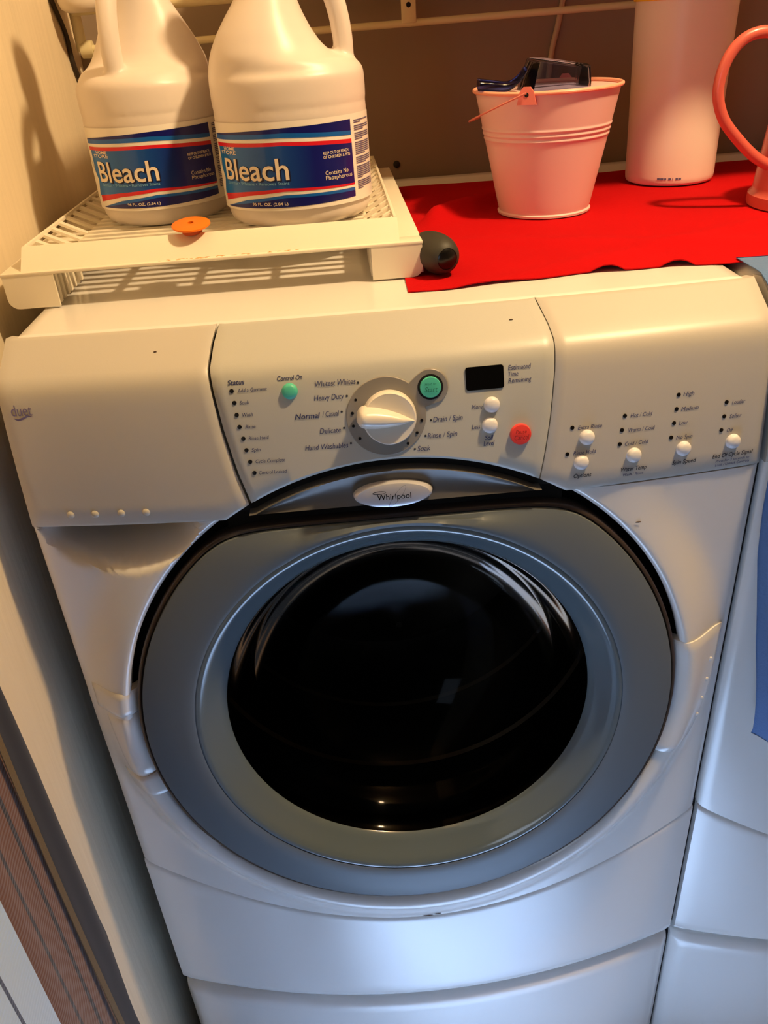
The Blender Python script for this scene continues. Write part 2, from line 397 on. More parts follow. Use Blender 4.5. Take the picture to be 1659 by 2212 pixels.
    xo = lambda z: float(np.interp(-z, [0.18, 0.22, 0.28, 0.335], [-0.3335, -0.3325, -0.3255, -0.3150]))
    if washer:
        patch('hinge_cap', -0.1880, -0.2175, cinl, xo, 0.0022, 8)
        patch('hinge_cover', -0.2190, -0.3000, lambda z: cinl(z), lambda z: xo(z)+0.009, 0.0012, 16)
        patch('hinge_cap', -0.3015, -0.3300, cinl, xo, 0.0022, 8)
        for (x, z) in [(0.3209, -0.2264), (0.3191, -0.2526), (0.3165, -0.2788), (0.3146, -0.3031)]:
            p = Vector((x, Sp(x, z)-0.0035, z)); mb = MB(); mb.lathe([(0.0030, 0), (0.0022, 0.0010), (0.0008, 0.0014), (0.0001, 0.0015)], 14, Matrix.Translation(p) @ Matrix.Rotation(R_(90), 4, 'X'))
            mk(mb, 'grip_bump', enamel, hd)
    return dict(drawer=drawer, ctrl=ctrl, opt=opt, visor=visor, handle=hd, mk=mk)

def frame(x, z, off=0.0):
    """frame on the console face: x along the panel, y up the panel, z out of it"""
    h = 0.002; p = Vector((x, S(x, z)-0.002, z))
    tx = Vector((2*h, S(x+h, z)-S(x-h, z), 0)).normalized(); tz = Vector((0, S(x, z+h)-S(x, z-h), 2*h)).normalized()
    n = tx.cross(tz).normalized(); tz = n.cross(tx)
    if n.y > 0: n = -n
    m = Matrix(((tx.x, tz.x, n.x, 0), (tx.y, tz.y, n.y, 0), (tx.z, tz.z, n.z, 0), (0, 0, 0, 1)))
    return Matrix.Translation(p+n*off) @ m

# ================================================================== the room
wall_m = mat('wall_cream_brushed', (230, 214, 184), 0.8, bump=0.5, bscale=60, var=0.09, vscale=26, stretch=(1, 1.6, 0.14))
back_m = mat('wall_brown_board', (148, 130, 112), 0.55, bump=0.10, bscale=30, var=0.10, vscale=5, stretch=(3, 1, 0.4))
floor_m = mat('floor_vinyl', (132, 140, 152), 0.45, var=0.12, vscale=9)
ceil_m = mat('ceiling_boards', (132, 118, 100), 0.9)
def struct(o): o['kind'] = 'structure'; return o
FZ = -ZO
struct(MB().box(-0.485, -0.385, -0.60, 0.80, FZ, 1.45).build('wall_left', wall_m, smooth=False))
struct(MB().box(-0.385, 2.2, 0.715, 0.80, FZ, 1.45).build('wall_back', back_m, smooth=False))
struct(MB().box(-2.2, 2.2, -2.6, 0.80, FZ-0.06, FZ).build('floor', floor_m, smooth=False))
struct(MB().box(-2.2, 2.2, -2.6, 0.80, 1.45, 1.50).build('ceiling', ceil_m, smooth=False))
struct(MB().box(2.2, 2.28, -2.6, 0.80, FZ, 1.45).build('wall_right', back_m, smooth=False))

# ================================================================== washer
washer = thing('washing_machine', (0, 0.3, ZB), 'white front-loading washing machine with grey round door and a dial, at centre', 'washing machine')
P = machine(washer, 0.0, True); mk = P['mk']
ctrl, opt, drawer, visor = P['ctrl'], P['opt'], P['drawer'], P['visor']
def lettering(s, x0, x1, z, h, par, m=ink, shear=0.22, bold=0.0, slope=0.0, maph=None):
    V, F, wd_ = text2d(s, shear, bold); k = (x1-x0)/wd_
    out = []
    for a, b in V:
        x = x0+a*k; zz = z+b*h+slope*a*k; out.append((x, S(x, zz)-0.0024, zz))
    return make('lettering', out, F, m, par, smooth=False)
def spot(x, z, r, par, name, m, h=0.0006, prof=None, seg=16, sy=1):
    mb = MB(); mb.lathe(prof or [(r, -0.001), (r, h*0.7), (r*0.85, h), (0.0001, h)], seg, frame(x, z), sy=sy); return mb.build(name, m, par)
# status column
for (x, z) in [(-0.139, 0.1167), (-0.1379, 0.1067), (-0.1372, 0.0964), (-0.1362, 0.0860), (-0.1343, 0.0756), (-0.1329, 0.0652), (-0.131, 0.0546), (-0.1286, 0.0443)]:
    spot(x, z, 0.0019, ctrl, 'indicator_light', led_m)
lettering('Status', -0.1418, -0.1272, 0.1215, 0.0040, ctrl, bold=0.01)
for s, a, b, z in [('Add a Garment', -0.1340, -0.1085, 0.1152), ('Soak', -0.1335, -0.1250, 0.1050), ('Wash', -0.1325, -0.1232, 0.0947), ('Rinse', -0.1311, -0.1222, 0.0843),
                   ('Rinse Hold', -0.1296, -0.1117, 0.0740), ('Spin', -0.1285, -0.1205, 0.0636), ('Cycle Complete', -0.1262, -0.1001, 0.0531), ('Control Locked', -0.1246, -0.0995, 0.0427)]:
    lettering(s, a, b, z, 0.0032, ctrl)
lettering('Control On', -0.0989, -0.0771, 0.1220, 0.0038, ctrl, bold=0.01)
dome = lambda r, h: [(r*1.06, -0.001), (r*1.05, 0.0004), (r, 0.0008), (r*0.985, h*0.45), (r*0.85, h*0.75), (r*0.55, h*0.95), (0.0001, h)]
spot(-0.0891, 0.1130, 0.0066, ctrl, 'control_on_button', teal, prof=dome(0.0066, 0.0040), seg=32)
# cycle names round the dial
for s, a, b, z, bd in [('Whitest Whites', -0.0668, -0.0317, 0.1150, 0), ('Heavy Duty', -0.0688, -0.0427, 0.1035, 0), ('Normal', -0.0871, -0.0650, 0.0890, 0.014), ('/ Casual', -0.0632, -0.0484, 0.0895, 0),
                       ('Delicate', -0.0668, -0.0482, 0.0750, 0), ('Hand Washables', -0.0812, -0.0430, 0.0612, 0), ('Drain / Spin', 0.0333, 0.0595, 0.0768, 0), ('Rinse / Spin', 0.0275, 0.0540, 0.0630, 0), ('Soak', 0.0178, 0.0295, 0.0525, 0)]:
    lettering(s, a, b, z, 0.0047, ctrl, bold=bd)
for x, z in [(-0.0297, 0.1157), (-0.0403, 0.1054), (-0.0460, 0.0925), (-0.0453, 0.0784), (-0.0405, 0.0645), (0.0314, 0.0787), (0.0258, 0.0654), (0.0156, 0.0545)]:
    spot(x, z, 0.0010, ctrl, 'tick_dot', ink_dark, 0.0003, seg=10)
# dial plate: large circle merged with the start button's circle
cxp, czp, rp, cxs, czs, rs = -0.0075, 0.0855, 0.0350, 0.0325, 0.1074, 0.0157
FM = frame(cxp, czp)
loc = FM.inverted() @ Vector((cxs, S(cxs, czs)-0.002, czs)); poly = []
for k in range(160):
    a = 2*math.pi*k/160; p = Vector((rp*math.cos(a), rp*math.sin(a), 0))
    # distance along the ray from the big circle's centre to the union outline
    d = Vector((math.cos(a), math.sin(a))); L_ = Vector((loc.x, loc.y)); b_ = d.dot(L_); disc = b_*b_-(L_.length_squared-rs*rs)
    r = rp
    if disc > 0: r = max(rp, b_+math.sqrt(disc))
    poly.append(Vector((r*d.x, r*d.y, 0)))
mb = MB()
inner = [p*0.985 for p in poly]
v = [FM @ (p+Vector((0, 0, -0.006))) for p in poly]+[FM @ (p+Vector((0, 0, 0.0006))) for p in poly]+[FM @ (p+Vector((0, 0, 0.0012))) for p in inner]+[FM @ (Vector((p.x*0.25, p.y*0.25, 0.0012))) for p in poly]
N = len(poly); f = []
for q in range(3):
    for k in range(N): f.append((q*N+k, q*N+(k+1) % N, (q+1)*N+(k+1) % N, (q+1)*N+k))
f.append(tuple(3*N+k for k in range(N)))
plate = mb.add(v, f).build('dial_plate', plate_m, ctrl, ang=30)
for x, z in [(-0.0246, 0.1096), (-0.0330, 0.1017), (-0.0368, 0.0907), (-0.0370, 0.0795), (-0.0322, 0.0683), (0.0232, 0.0795), (0.0184, 0.0690), (0.0097, 0.0604)]:
    spot(x, z, 0.0014, ctrl, 'indicator_light', led_m, 0.0020, seg=12)
FK = frame(-0.0050, 0.0850)
mb = MB(); mb.lathe([(0.0240, 0.000), (0.0236, 0.006), (0.0228, 0.0100), (0.0220, 0.0108), (0.0205, 0.0106), (0.0001, 0.0100)], 64, FK)
knob = mb.build('cycle_knob', knob_m, ctrl, ang=40)
G = []
for i in range(25):
    t = i/24; xx = -0.0285+0.0500*t
    wv = 0.0098*(max(0, 1-((0.24-t)/0.25)**4))**0.5 if t < 0.24 else 0.0098*(1-((t-0.24)/0.76)**1.8)
    wv = max(wv, 0.0002); hh = 0.0105+0.0150*(1-0.70*max(0, t-0.05))*math.sqrt(max(0, min(1, t/0.10)))*(1-max(0, t-0.8)/0.2*0.8)
    row = []
    for j in range(13):
        q = -1+2*j/12; row.append(FK @ Matrix.Rotation(R_(-8), 4, 'Z') @ Vector((xx, q*wv, 0.0085+(hh-0.0085)*(1-abs(q)**2.6)**0.6)))
    G.append(row)
mb = MB(); mb.shell(G, tuple((FK.to_3x3() @ Vector((0, 0, -0.004))))); mb.build('knob_grip', knob_m, ctrl, ang=60)
FS = FM @ Matrix.Translation((loc.x, loc.y, 0))
MB().lathe([(0.0112, 0.0005), (0.0111, 0.0018), (0.0095, 0.0017), (0.0001, 0.0015)], 40, FS).build('start_button_recess', groove_dark, ctrl)
MB().lathe([(0.0092, 0.000), (0.0092, 0.0030), (0.0086, 0.0040), (0.0001, 0.0046)], 40, FS).build('start_button', teal, ctrl)
def btn_text(s, x0, x1, z, h, off, m, par=ctrl):
    V, F, wd_ = text2d(s, 0.22, 0.0); k = (x1-x0)/wd_; out = []
    for a, b in V:
        p = frame(x0+a*k, z+b*h, off).translation; out.append(p)
    return make('lettering', out, F, m, par, smooth=False)
tealink = mat('button_ink_teal', (34, 112, 92), 0.6); redink = mat('button_ink_red', (140, 26, 30), 0.6)
for s_, u0, u1, v0, h0 in (('Start', -0.0054, 0.0058, -0.0038, 0.0044), ('Hold to', -0.0050, 0.0048, 0.0020, 0.0024)):
    V, F, wd_ = text2d(s_, 0.22, 0.0)
    make('lettering', [FS @ Vector((u0+(u1-u0)*a/wd_, v0+b*h0, 0.0050)) for a, b in V], F, tealink, ctrl, smooth=False)
# display
FD = frame(0.0805, 0.1106); hw, hh_, rc = 0.0167, 0.0101, 0.0022; poly = []
for cx_, cz_, a_ in [(hw-rc, hh_-rc, 0), (-hw+rc, hh_-rc, 90), (-hw+rc, -hh_+rc, 180), (hw-rc, -hh_+rc, 270)]:
    for k in range(5): a = R_(a_+22.5*k); poly.append(FD @ Vector((cx_+rc*math.cos(a), cz_+rc*math.sin(a), 0)))
nz = FD.to_3x3() @ Vector((0, 0, 1))
MB().prism(poly, nz*-0.004, nz*0.0009).build('time_display', screen_m, ctrl, ang=20)
for s, a, b, z in [('Estimated', 0.1014, 0.1216, 0.1152), ('Time', 0.1013, 0.1101, 0.1098), ('Remaining', 0.1011, 0.1216, 0.1044)]: lettering(s, a, b, z, 0.0040, ctrl)
spot(0.0857, 0.0872, 0.0068, ctrl, 'soil_level_button', dome_m, prof=dome(0.0068, 0.0050), seg=32)
spot(0.0834, 0.0694, 0.0068, ctrl, 'soil_level_button', dome_m, prof=dome(0.0068, 0.0050), seg=32)
for s, a, b, z, bd in [('More', 0.0679, 0.0774, 0.0848, 0), ('Less', 0.0672, 0.0747, 0.0674, 0), ('Soil', 0.0785, 0.0860, 0.0568, 0.012), ('Level', 0.0771, 0.0871, 0.0518, 0.012)]: lettering(s, a, b, z, 0.0040, ctrl, bold=bd)
spot(0.1105, 0.0590, 0.0093, ctrl, 'cancel_button', redb, prof=[(0.0096, -0.001), (0.0094, 0.0022), (0.0088, 0.0036), (0.0001, 0.0048)], seg=40)
btn_text('Pause', 0.1052, 0.1150, 0.0606, 0.0032, 0.0054, redink); btn_text('Cancel', 0.1040, 0.1172, 0.0550, 0.0042, 0.0054, redink)
# option panel
for x, z in [(0.1578, 0.0595), (0.1533, 0.0356), (0.2061, 0.0649), (0.2037, 0.0522), (0.2021, 0.0393), (0.2556, 0.0783), (0.2542, 0.0655), (0.2525, 0.0528), (0.2507, 0.0395), (0.3017, 0.0660), (0.3005, 0.0530), (0.2990, 0.0401)]:
    spot(x, z, 0.0019, opt, 'indicator_light', led_m)
for x, z in [(0.1712, 0.0486), (0.1663, 0.0258), (0.2157, 0.0266), (0.2632, 0.0267), (0.3114, 0.0270)]:
    spot(x, z+0.0008, 0.0067, opt, 'option_button', dome_m, prof=dome(0.0067, 0.0055), seg=32)
for s, a, b, z in [('Extra Rinse', 0.1629, 0.1850, 0.0572), ('Rinse Hold', 0.1589, 0.1800, 0.0340), ('Hot / Cold', 0.2114, 0.2316, 0.0628), ('Warm / Cold', 0.2096, 0.2345, 0.0496), ('Cold / Cold', 0.2068, 0.2289, 0.0372),
                   ('High', 0.2598, 0.2700, 0.0766), ('Medium', 0.2587, 0.2750, 0.0632), ('Low', 0.2573, 0.2655, 0.0506), ('No Spin', 0.2555, 0.2710, 0.0370), ('Louder', 0.3069, 0.3198, 0.0634), ('Softer', 0.3057, 0.3173, 0.0506), ('Off', 0.3043, 0.3106, 0.0374)]:
    lettering(s, a, b, z, 0.0037, opt)
for s, a, b, z in [('Options', 0.1594, 0.1760, 0.0123), ('Water Temp', 0.2041, 0.2285, 0.0128), ('Spin Speed', 0.2533, 0.2767, 0.0128), ('End Of Cycle Signal', 0.2927, 0.3330, 0.0132)]: lettering(s, a, b, z, 0.0040, opt, m=ink_dark, bold=0.01)
for s, a, b, z in [('Wash / Rinse', 0.2062, 0.2255, 0.0082), ('Press for 3 seconds to', 0.2962, 0.3300, 0.0088), ('Lock / Unlock Controls', 0.2962, 0.3305, 0.0050)]: lettering(s, a, b, z, 0.0024, opt)
# drawer: logo and dimples
duet_m = mat('logo_violet', (118, 108, 146), 0.5)
lettering('duet', -0.3335, -0.3150, 0.1068, 0.0098, drawer, m=duet_m, shear=0.0)
sw = spline([(-0.3318, 0, 0.1046), (-0.3285, 0, 0.1034), (-0.3240, 0, 0.1046), (-0.3195, 0, 0.1063), (-0.3150, 0, 0.1056)], 6)
v = []; f = []
for i, p in enumerate(sw):
    tt = i/(len(sw)-1); hw_ = 0.0009*math.sin(math.pi*min(1, tt*0.9+0.08))+0.0001
    for q in (-1, 1): v.append((p.x, S(p.x, p.z)-0.0024, p.z+q*hw_))
for i in range(len(sw)-1): f.append((2*i, 2*i+2, 2*i+3, 2*i+1))
make('logo_swoosh', v, f, duet_m, drawer, smooth=False)
for x in (-0.3024, -0.2794, -0.2551, -0.2320): spot(x, 0.0126, 0.0040, drawer, 'grip_bump', plastic, prof=[(0.0036, 0), (0.0028, 0.0010), (0.0014, 0.0016), (0.0001, 0.0018)], seg=18)
# badge
bc = Vector((-0.0065, YD+TL*0.013-0.006, 0.0132))
BM = Matrix.Translation(bc) @ Matrix(((1, 0, 0, 0), (0, 0.086, -1, 0), (0, 1, 0.086, 0), (0, 0, 0, 1)))
mb = MB(); mb.lathe([(1.03, -0.004), (1.0, 0.001), (0.93, 0.0034), (0.82, 0.0040), (0.5, 0.0046), (0.001, 0.0048)], 64, BM @ Matrix.Diagonal((0.0355, 0.0123, 1, 1)))
badge = mb.build('badge', silver, visor, ang=25)
def badge_pt(u, v_): return BM @ Vector((u, v_, 0.0050-0.0012*((u/0.0355)**2+(v_/0.0123)**2)))
V, F, wd_ = text2d('Whirlpool', 0.0, 0.006); k = 0.0310/wd_
make('lettering', [badge_pt(-0.0150+a*k, -0.0030+b*0.0056)+Vector((0, -0.0005, 0)) for a, b in V], F, mat('badge_ink', (16, 16, 20), 0.8, spec=0.0), visor, smooth=False)
def badge_ring(name, cu, cv, ra, rb, rot, wd0, fill=False):
    v = []; f = []; n = 48
    for k in range(n):
        a = 2*math.pi*k/n; t = wd0*(0.55+0.45*math.sin(a*0.5)**2)
        for s_ in (0, 1):
            x = (ra-s_*t)*math.cos(a); y = (rb-s_*t)*math.sin(a); v.append(badge_pt(cu+x*math.cos(rot)-y*math.sin(rot), cv+x*math.sin(rot)+y*math.cos(rot))+Vector((0, -0.0006, 0)))
    for k in range(n): f.append((2*k, 2*((k+1) % n), 2*((k+1) % n)+1, 2*k+1))
    return make(name, v, f, ink_dark, visor, smooth=False)
badge_ring('logo_ring', 0.0035, -0.0005, 0.0125, 0.0030, R_(52), 0.0003)
badge_ring('logo_ring', -0.0128, 0.0042, 0.0062, 0.0016, R_(3), 0.0008)
# small scuffs and a rust spot on the enamel
for x, z, w_, h_, pan in [(0.2245, -0.0420, 0.0030, 0.0009, 0), (-0.205, 0.1455, 0.0016, 0.0008, 1), (0.1105, 0.1475, 0.0020, 0.0007, 1), (0.000, -0.5795, 0.0075, 0.0011, 0), (0.0125, -0.5775, 0.0050, 0.0010, 0)]:
    y = (S(x, z)-0.0026) if pan else min(Sp(x, z), S(x, z))-0.0008
    mb = MB(); mb.lathe([(1, 0), (0.7, 0.0003), (0.001, 0.0004)], 9, Matrix.Translation((x, y, z)) @ Matrix.Rotation(R_(90), 4, 'X') @ Matrix.Diagonal((w_, h_, 1, 1)))
    mb.build('scuff_mark', scuff, washer)

# ================================================================== pedestals and dryer
def pedestal(X, label):
    t = thing('pedestal', (X, 0.3, FZ), label, 'pedestal')
    G = []
    ztop = ZB-0.004; zbot = FZ+0.03
    for q in [0, 0.012, 0.03, 0.055, 0.09, 0.2, 0.45, 0.7, 0.9, 1]:
        row = []
        for i in range(51):
            x = math.copysign(abs(-1+2*i/50)**0.8, -1+2*i/50)*W2; z = ztop+(zbot-ztop)*q; y = S(x, z)
            if ztop-z < 0.018: y += 0.012*(1-(ztop-z)/0.018)**2
            e = W2-abs(x)
            if e < 0.010: y += 0.006*(1-e/0.010)**2
            row.append((x+X, y, z))
        G.append(row)
    mb = MB(); mb.shell(G, (0, 0.009, 0)); mb.build('drawer_front', enamel, t, ang=50)
    mb = MB(); mb.box(X-W2+0.007, X+W2-0.007, 0.013, 0.66, FZ, ZB-0.002, 0.003); mb.build('base_box', MATS['cabinet_gap_shade'], t)  # same painted gap shade on the pedestal's sides
    return t
pedestal(0.0, 'white drawer pedestal under the washing machine')
DX = 0.6925
dryer = thing('dryer', (DX, 0.3, ZB), 'white dryer at the right edge, close beside the washing machine', 'dryer')
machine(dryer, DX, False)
pedestal(DX, 'white drawer pedestal under the dryer at the right edge')

# ================================================================== red cloth over both lids
red_m = mat('red_felt', (182, 12, 16), 0.95, bump=0.25, bscale=420, var=0.07, vscale=14, spec=0.1)
def cloth_h(x, y):
    h = 0.0016+0.0006*math.sin(31*x+9*y)+0.0004*math.sin(17*x-38*y)
    fx = sstep((x-0.06)/0.03)
    # long soft ridge running back and to the right
    d = (y-0.395)-(x-0.05)*0.86
    h += fx*0.017*math.exp(-((d+0.012)/0.034)**2 if d < -0.012 else -((d+0.012)/0.008)**2)*sstep((0.24-x)/0.08)
    d2 = (y-0.25)-(x-0.20)*(-0.35); h += fx*0.0035*math.exp(-(d2/0.022)**2)
    d3 = (y-0.20)-(x-0.30)*0.45; h += fx*0.003*math.exp(-(d3/0.018)**2)
    # rippled hem at the front
    hem = math.exp(-((y-0.118)/0.012)**2); h += fx*hem*(0.0065*max(0, math.sin((x-0.205)*92))*sstep((x-0.16)/0.04)*sstep((0.33-x)/0.03))
    for qx, qy, qr in ((0.2270, 0.4160, 0.066), (0.4370, 0.5500, 0.068), (0.5400, 0.3350, 0.086), (0.0665, 0.1700, 0.030)):   # pressed flat under what stands on it
        k_ = sstep((math.hypot(x-qx, y-qy)-qr)/0.03); h = h*k_+0.0014*(1-k_)
    if x < 0.056: h = min(h, 0.0014)
    return max(h, 0.0012)+0.0002
def cloth_front(x): return 0.106+0.016*sstep((x-0.03)/0.2)-0.006*sstep((x-0.25)/0.1)+0.004*sstep((x-0.36)/0.03)+0.0016*math.sin(70*x)
G = []
NX, NY = 110, 84
for j in range(NY+1):
    row = []
    for i in range(NX+1):
        u, v_ = i/NX, j/NY; yb = 0.655; x = 0.0
        y = 0.0
        xl = 0.026+0.036*v_**1.2-0.004*math.sin(3*v_); x = xl+(0.78-xl)*u; yf = cloth_front(x); y = yf+(yb+0.004*math.sin(14*x)-yf)*v_
        z = ZT+cloth_h(x, y)
        row.append((x, y, z))
    G.append(row)
mb = MB(); mb.shell(G, (0, 0, -0.0010)); tag(mb.build('felt_cloth', red_m, ang=80), 'bright red felt cloth spread over the appliance tops', 'cloth')

# ================================================================== slatted plastic tray on legs
tray_m = mat('tray_white_plastic', (236, 228, 208), 0.42, var=0.03, vscale=20)
tray = thing('slatted_tray', (-0.16, 0.40, ZT), 'white slatted plastic tray raised on corner legs, under the two bottles', 'tray')
TY0, TY1 = 0.155, 0.625; ZL0 = ZT+0.0018; ZFl = 0.1945
mb = MB()
mb.box(-0.3665, 0.0462, TY0, 0.180, ZFl-0.003, ZFl, 0.0008); mb.box(-0.3665, 0.0462, TY1-0.02, TY1, ZFl-0.003, ZFl, 0.0008)
mb.box(-0.3665, -0.3150, 0.180, TY1-0.02, ZFl-0.003, ZFl, 0.0008); mb.box(-0.0060, 0.0462, 0.180, TY1-0.02, ZFl-0.003, ZFl, 0.0008)
mb.build('flange', tray_m, tray)
mb = MB(); mb.prism([(-0.3475, 0.1600, ZFl-0.001), (-0.3475, 0.1805, 0.2128), (-0.3475, 0.1815, 0.2135), (-0.3475, 0.1835, 0.2135), (-0.3475, 0.1835, 0.2105), (-0.3475, 0.1660, ZFl-0.001)], (0, 0, 0), (0.3715, 0, 0)); mb.build('front_wall', tray_m, tray, ang=20)
mb = MB(); mb.box(-0.3475, 0.0240, TY1-0.016, TY1-0.013, ZFl-0.001, 0.2135, 0.0009); mb.build('back_wall', tray_m, tray)
for sx, xr_, xf in ((-1, -0.3465, -0.3150), (1, 0.0222, -0.0070)):
    mb = MB(); mb.box(xr_-0.0016, xr_+0.0016, 0.182, TY1-0.013, 0.2095, 0.2135, 0.0007); mb.build('side_rail', tray_m, tray)
    sl0 = None
    for k in range(15):
        y0 = 0.1900+k*0.0300
        if sl0 is None:
            m2 = MB(); q = [(xr_, 0, 0.2120), (xf, 0, 0.1965), (xf, 0, 0.1935), (xr_, 0, 0.2088)]
            m2.prism([(a, -0.0045, c_) for a, b, c_ in q], (0, 0, 0), (0, 0.0090, 0)); sl0 = m2.build('side_slat', tray_m, tray, smooth=False); base = sl0.location.copy(); sl0.location = base+Vector((0, y0, 0))
        else:
            c_ = sl0.copy(); COL.objects.link(c_); c_.parent = tray; c_.location = base+Vector((0, y0, 0))
fs = None
for k in range(21):
    y0 = 0.1840+k*0.0203
    if fs is None:
        m2 = MB(); m2.box(-0.3150, -0.0070, -0.0042, 0.0042, 0.1955, 0.1995); fs = m2.build('floor_slat', tray_m, tray, smooth=False); base = fs.location.copy(); fs.location = base+Vector((0, y0, 0))
    else:
        c_ = fs.copy(); COL.objects.link(c_); c_.parent = tray; c_.location = base+Vector((0, y0, 0))
for x in (-0.3150, -0.2400, -0.1610, -0.0820, -0.0070):
    mb = MB(); mb.box(x-0.004, x+0.004, 0.169, TY1-0.015, 0.1930, 0.1960); mb.build('floor_rib', tray_m, tray, smooth=False)
def leg(x0, x1, y0, y1):
    mb = MB(); r = 0.010; pts = [(x0, ZFl-0.002), (x0, ZL0+r)]
    for k in range(1, 6): a = R_(180+18*k); pts.append((x0+r+r*math.cos(a), ZL0+r+r*math.sin(a)))
    pts += [(x1, ZL0), (x1, ZFl-0.002)]
    if x0 > -0.1: pts = [(x1+x0-a, b) for a, b in pts]
    mb.prism([(a, y0, b) for a, b in pts], (0, 0, 0), (0, y1-y0, 0)); mb.build('leg', tray_m, tray, ang=30)
for y0 in (TY0+0.0005, TY1-0.0035):
    leg(-0.3655, -0.3160, y0, y0+0.0028); leg(-0.0050, 0.0455, y0, y0+0.0028)
for x in (-0.3650, 0.0438):
    mb = MB(); mb.box(x, x+0.0022, TY0+0.003, TY1-0.003, ZL0+0.012 if x < 0 else ZL0+0.0035, ZFl-0.002); mb.build('skirt', tray_m, tray, smooth=False)
ls = None
for x in (-0.3175, -0.0050):
    for k in range(7):
        y0 = 0.166+k*0.0135
        if ls is None:
            m2 = MB(); m2.box(-0.0013, 0.0013, -0.0032, 0.0032, ZL0+0.002, ZFl-0.002); ls = m2.build('leg_slat', tray_m, tray, smooth=False); base = ls.location.copy(); ls.location = base+Vector((x, y0, 0))
        else:
            c_ = ls.copy(); COL.objects.link(c_); c_.parent = tray; c_.location = base+Vector((x, y0, 0))
# tan grime caught on the flange and a few specks on the lid under the tray
grime = mat('grime_tan', (196, 156, 96), 0.9)
for k in range(34):
    x = -0.215+0.13*random.random()+0.02*random.random(); w_ = 0.0010+0.0022*random.random()
    mb = MB(); mb.lathe([(1, 0), (0.6, 0.0003), (0.001, 0.0004)], 7, Matrix.Translation((x, 0.1575+0.004*random.random(), ZFl)) @ Matrix.Diagonal((w_, 0.0006+0.0006*random.random(), 1, 1))); mb.build('grime_speck', grime, tray)

# orange disc resting on the tray's front edge
org = mat('orange_plastic', (246, 122, 18), 0.45, var=0.05)
OM = Matrix.Translation((-0.1800, 0.1860, 0.2215)) @ Matrix.Rotation(R_(9), 4, 'X')
cap = thing('orange_disc', (-0.1800, 0.1860, 0.2135), 'flat orange plastic disc with a centre hole on the tray edge', 'disc')
mb = MB(); mb.lathe([(0.0030, -0.001), (0.0030, 0.0016), (0.0060, 0.0022), (0.0160, 0.0016), (0.0190, 0.0004), (0.0192, -0.0008), (0.0180, -0.0018), (0.0040, -0.0016), (0.0030, -0.001)], 48, OM, cap=False); mb.build('plate', org, cap, ang=50)
mb = MB(); mb.lathe([(0.0100, -0.0080), (0.0100, -0.0012), (0.0085, -0.0012), (0.0085, -0.0060), (0.0001, -0.0060)], 32, OM); mb.build('neck', mat('orange_dark', (196, 78, 14), 0.5), cap)

# ================================================================== bleach bottles
bott_m = mat('bottle_white_plastic', (224, 214, 206), 0.36, spec=0.45)
navy = mat('label_navy', (16, 20, 104), 0.32, coat=0.2); blue = mat('label_blue', (22, 96, 182), 0.32, coat=0.2); lwhite = mat('label_white', (240, 234, 224), 0.34, coat=0.2)
lred = mat('label_red', (214, 30, 44), 0.32, coat=0.2); cream = mat('label_print_cream', (236, 222, 200), 0.4); pale = mat('label_print_pale', (130, 190, 226), 0.4); greyink = mat('label_print_grey', (96, 92, 128), 0.5)
shadow_ink = mat('label_print_shadow', (10, 14, 60), 0.5)
lmain = mat('label_main', (20, 60, 150), 0.32, coat=0.2); nt = lmain.node_tree
tc = nt.nodes.new('ShaderNodeTexCoord'); sp = nt.nodes.new('ShaderNodeSeparateXYZ'); cr = nt.nodes.new('ShaderNodeValToRGB')
nt.links.new(tc.outputs['UV'], sp.inputs[0]); nt.links.new(sp.outputs[0], cr.inputs[0]); nt.links.new(cr.outputs[0], nt.nodes['Principled BSDF'].inputs['Base Color'])
cr.color_ramp.elements[0].position = 0.10; cr.color_ramp.elements[0].color = lin((30, 112, 196)); cr.color_ramp.elements[1].position = 0.72; cr.color_ramp.elements[1].color = lin((16, 22, 110))
BA, BBY = 0.0805, 0.0740
prof = [(0.000, 0.80), (0.0015, 0.86), (0.005, 0.925), (0.010, 0.958), (0.017, 0.972), (0.020, 0.985), (0.023, 0.992), (0.060, 0.992), (0.100, 0.992), (0.110, 0.995), (0.1125, 0.984), (0.115, 0.998), (0.122, 1.0), (0.132, 1.0), (0.140, 0.995)]
upper = [(0.1450, -0.0795, 0.0780, 0.0690), (0.1500, -0.0785, 0.0730, 0.0680), (0.1535, -0.0778, 0.0650, 0.0670), (0.1565, -0.0770, 0.0540, 0.0655), (0.1610, -0.0755, 0.0450, 0.0635), (0.1680, -0.0725, 0.0380, 0.0600), (0.180, -0.0655, 0.0300, 0.0545), (0.193, -0.0560, 0.0235, 0.0480), (0.206, -0.0455, 0.0185, 0.0415),
         (0.220, -0.0365, 0.0150, 0.0345), (0.235, -0.0300, 0.0145, 0.0285), (0.248, -0.0255, 0.0170, 0.0245), (0.260, -0.0220, 0.0200, 0.0220), (0.268, -0.0205, 0.0205, 0.0205), (0.286, -0.0205, 0.0205, 0.0205)]
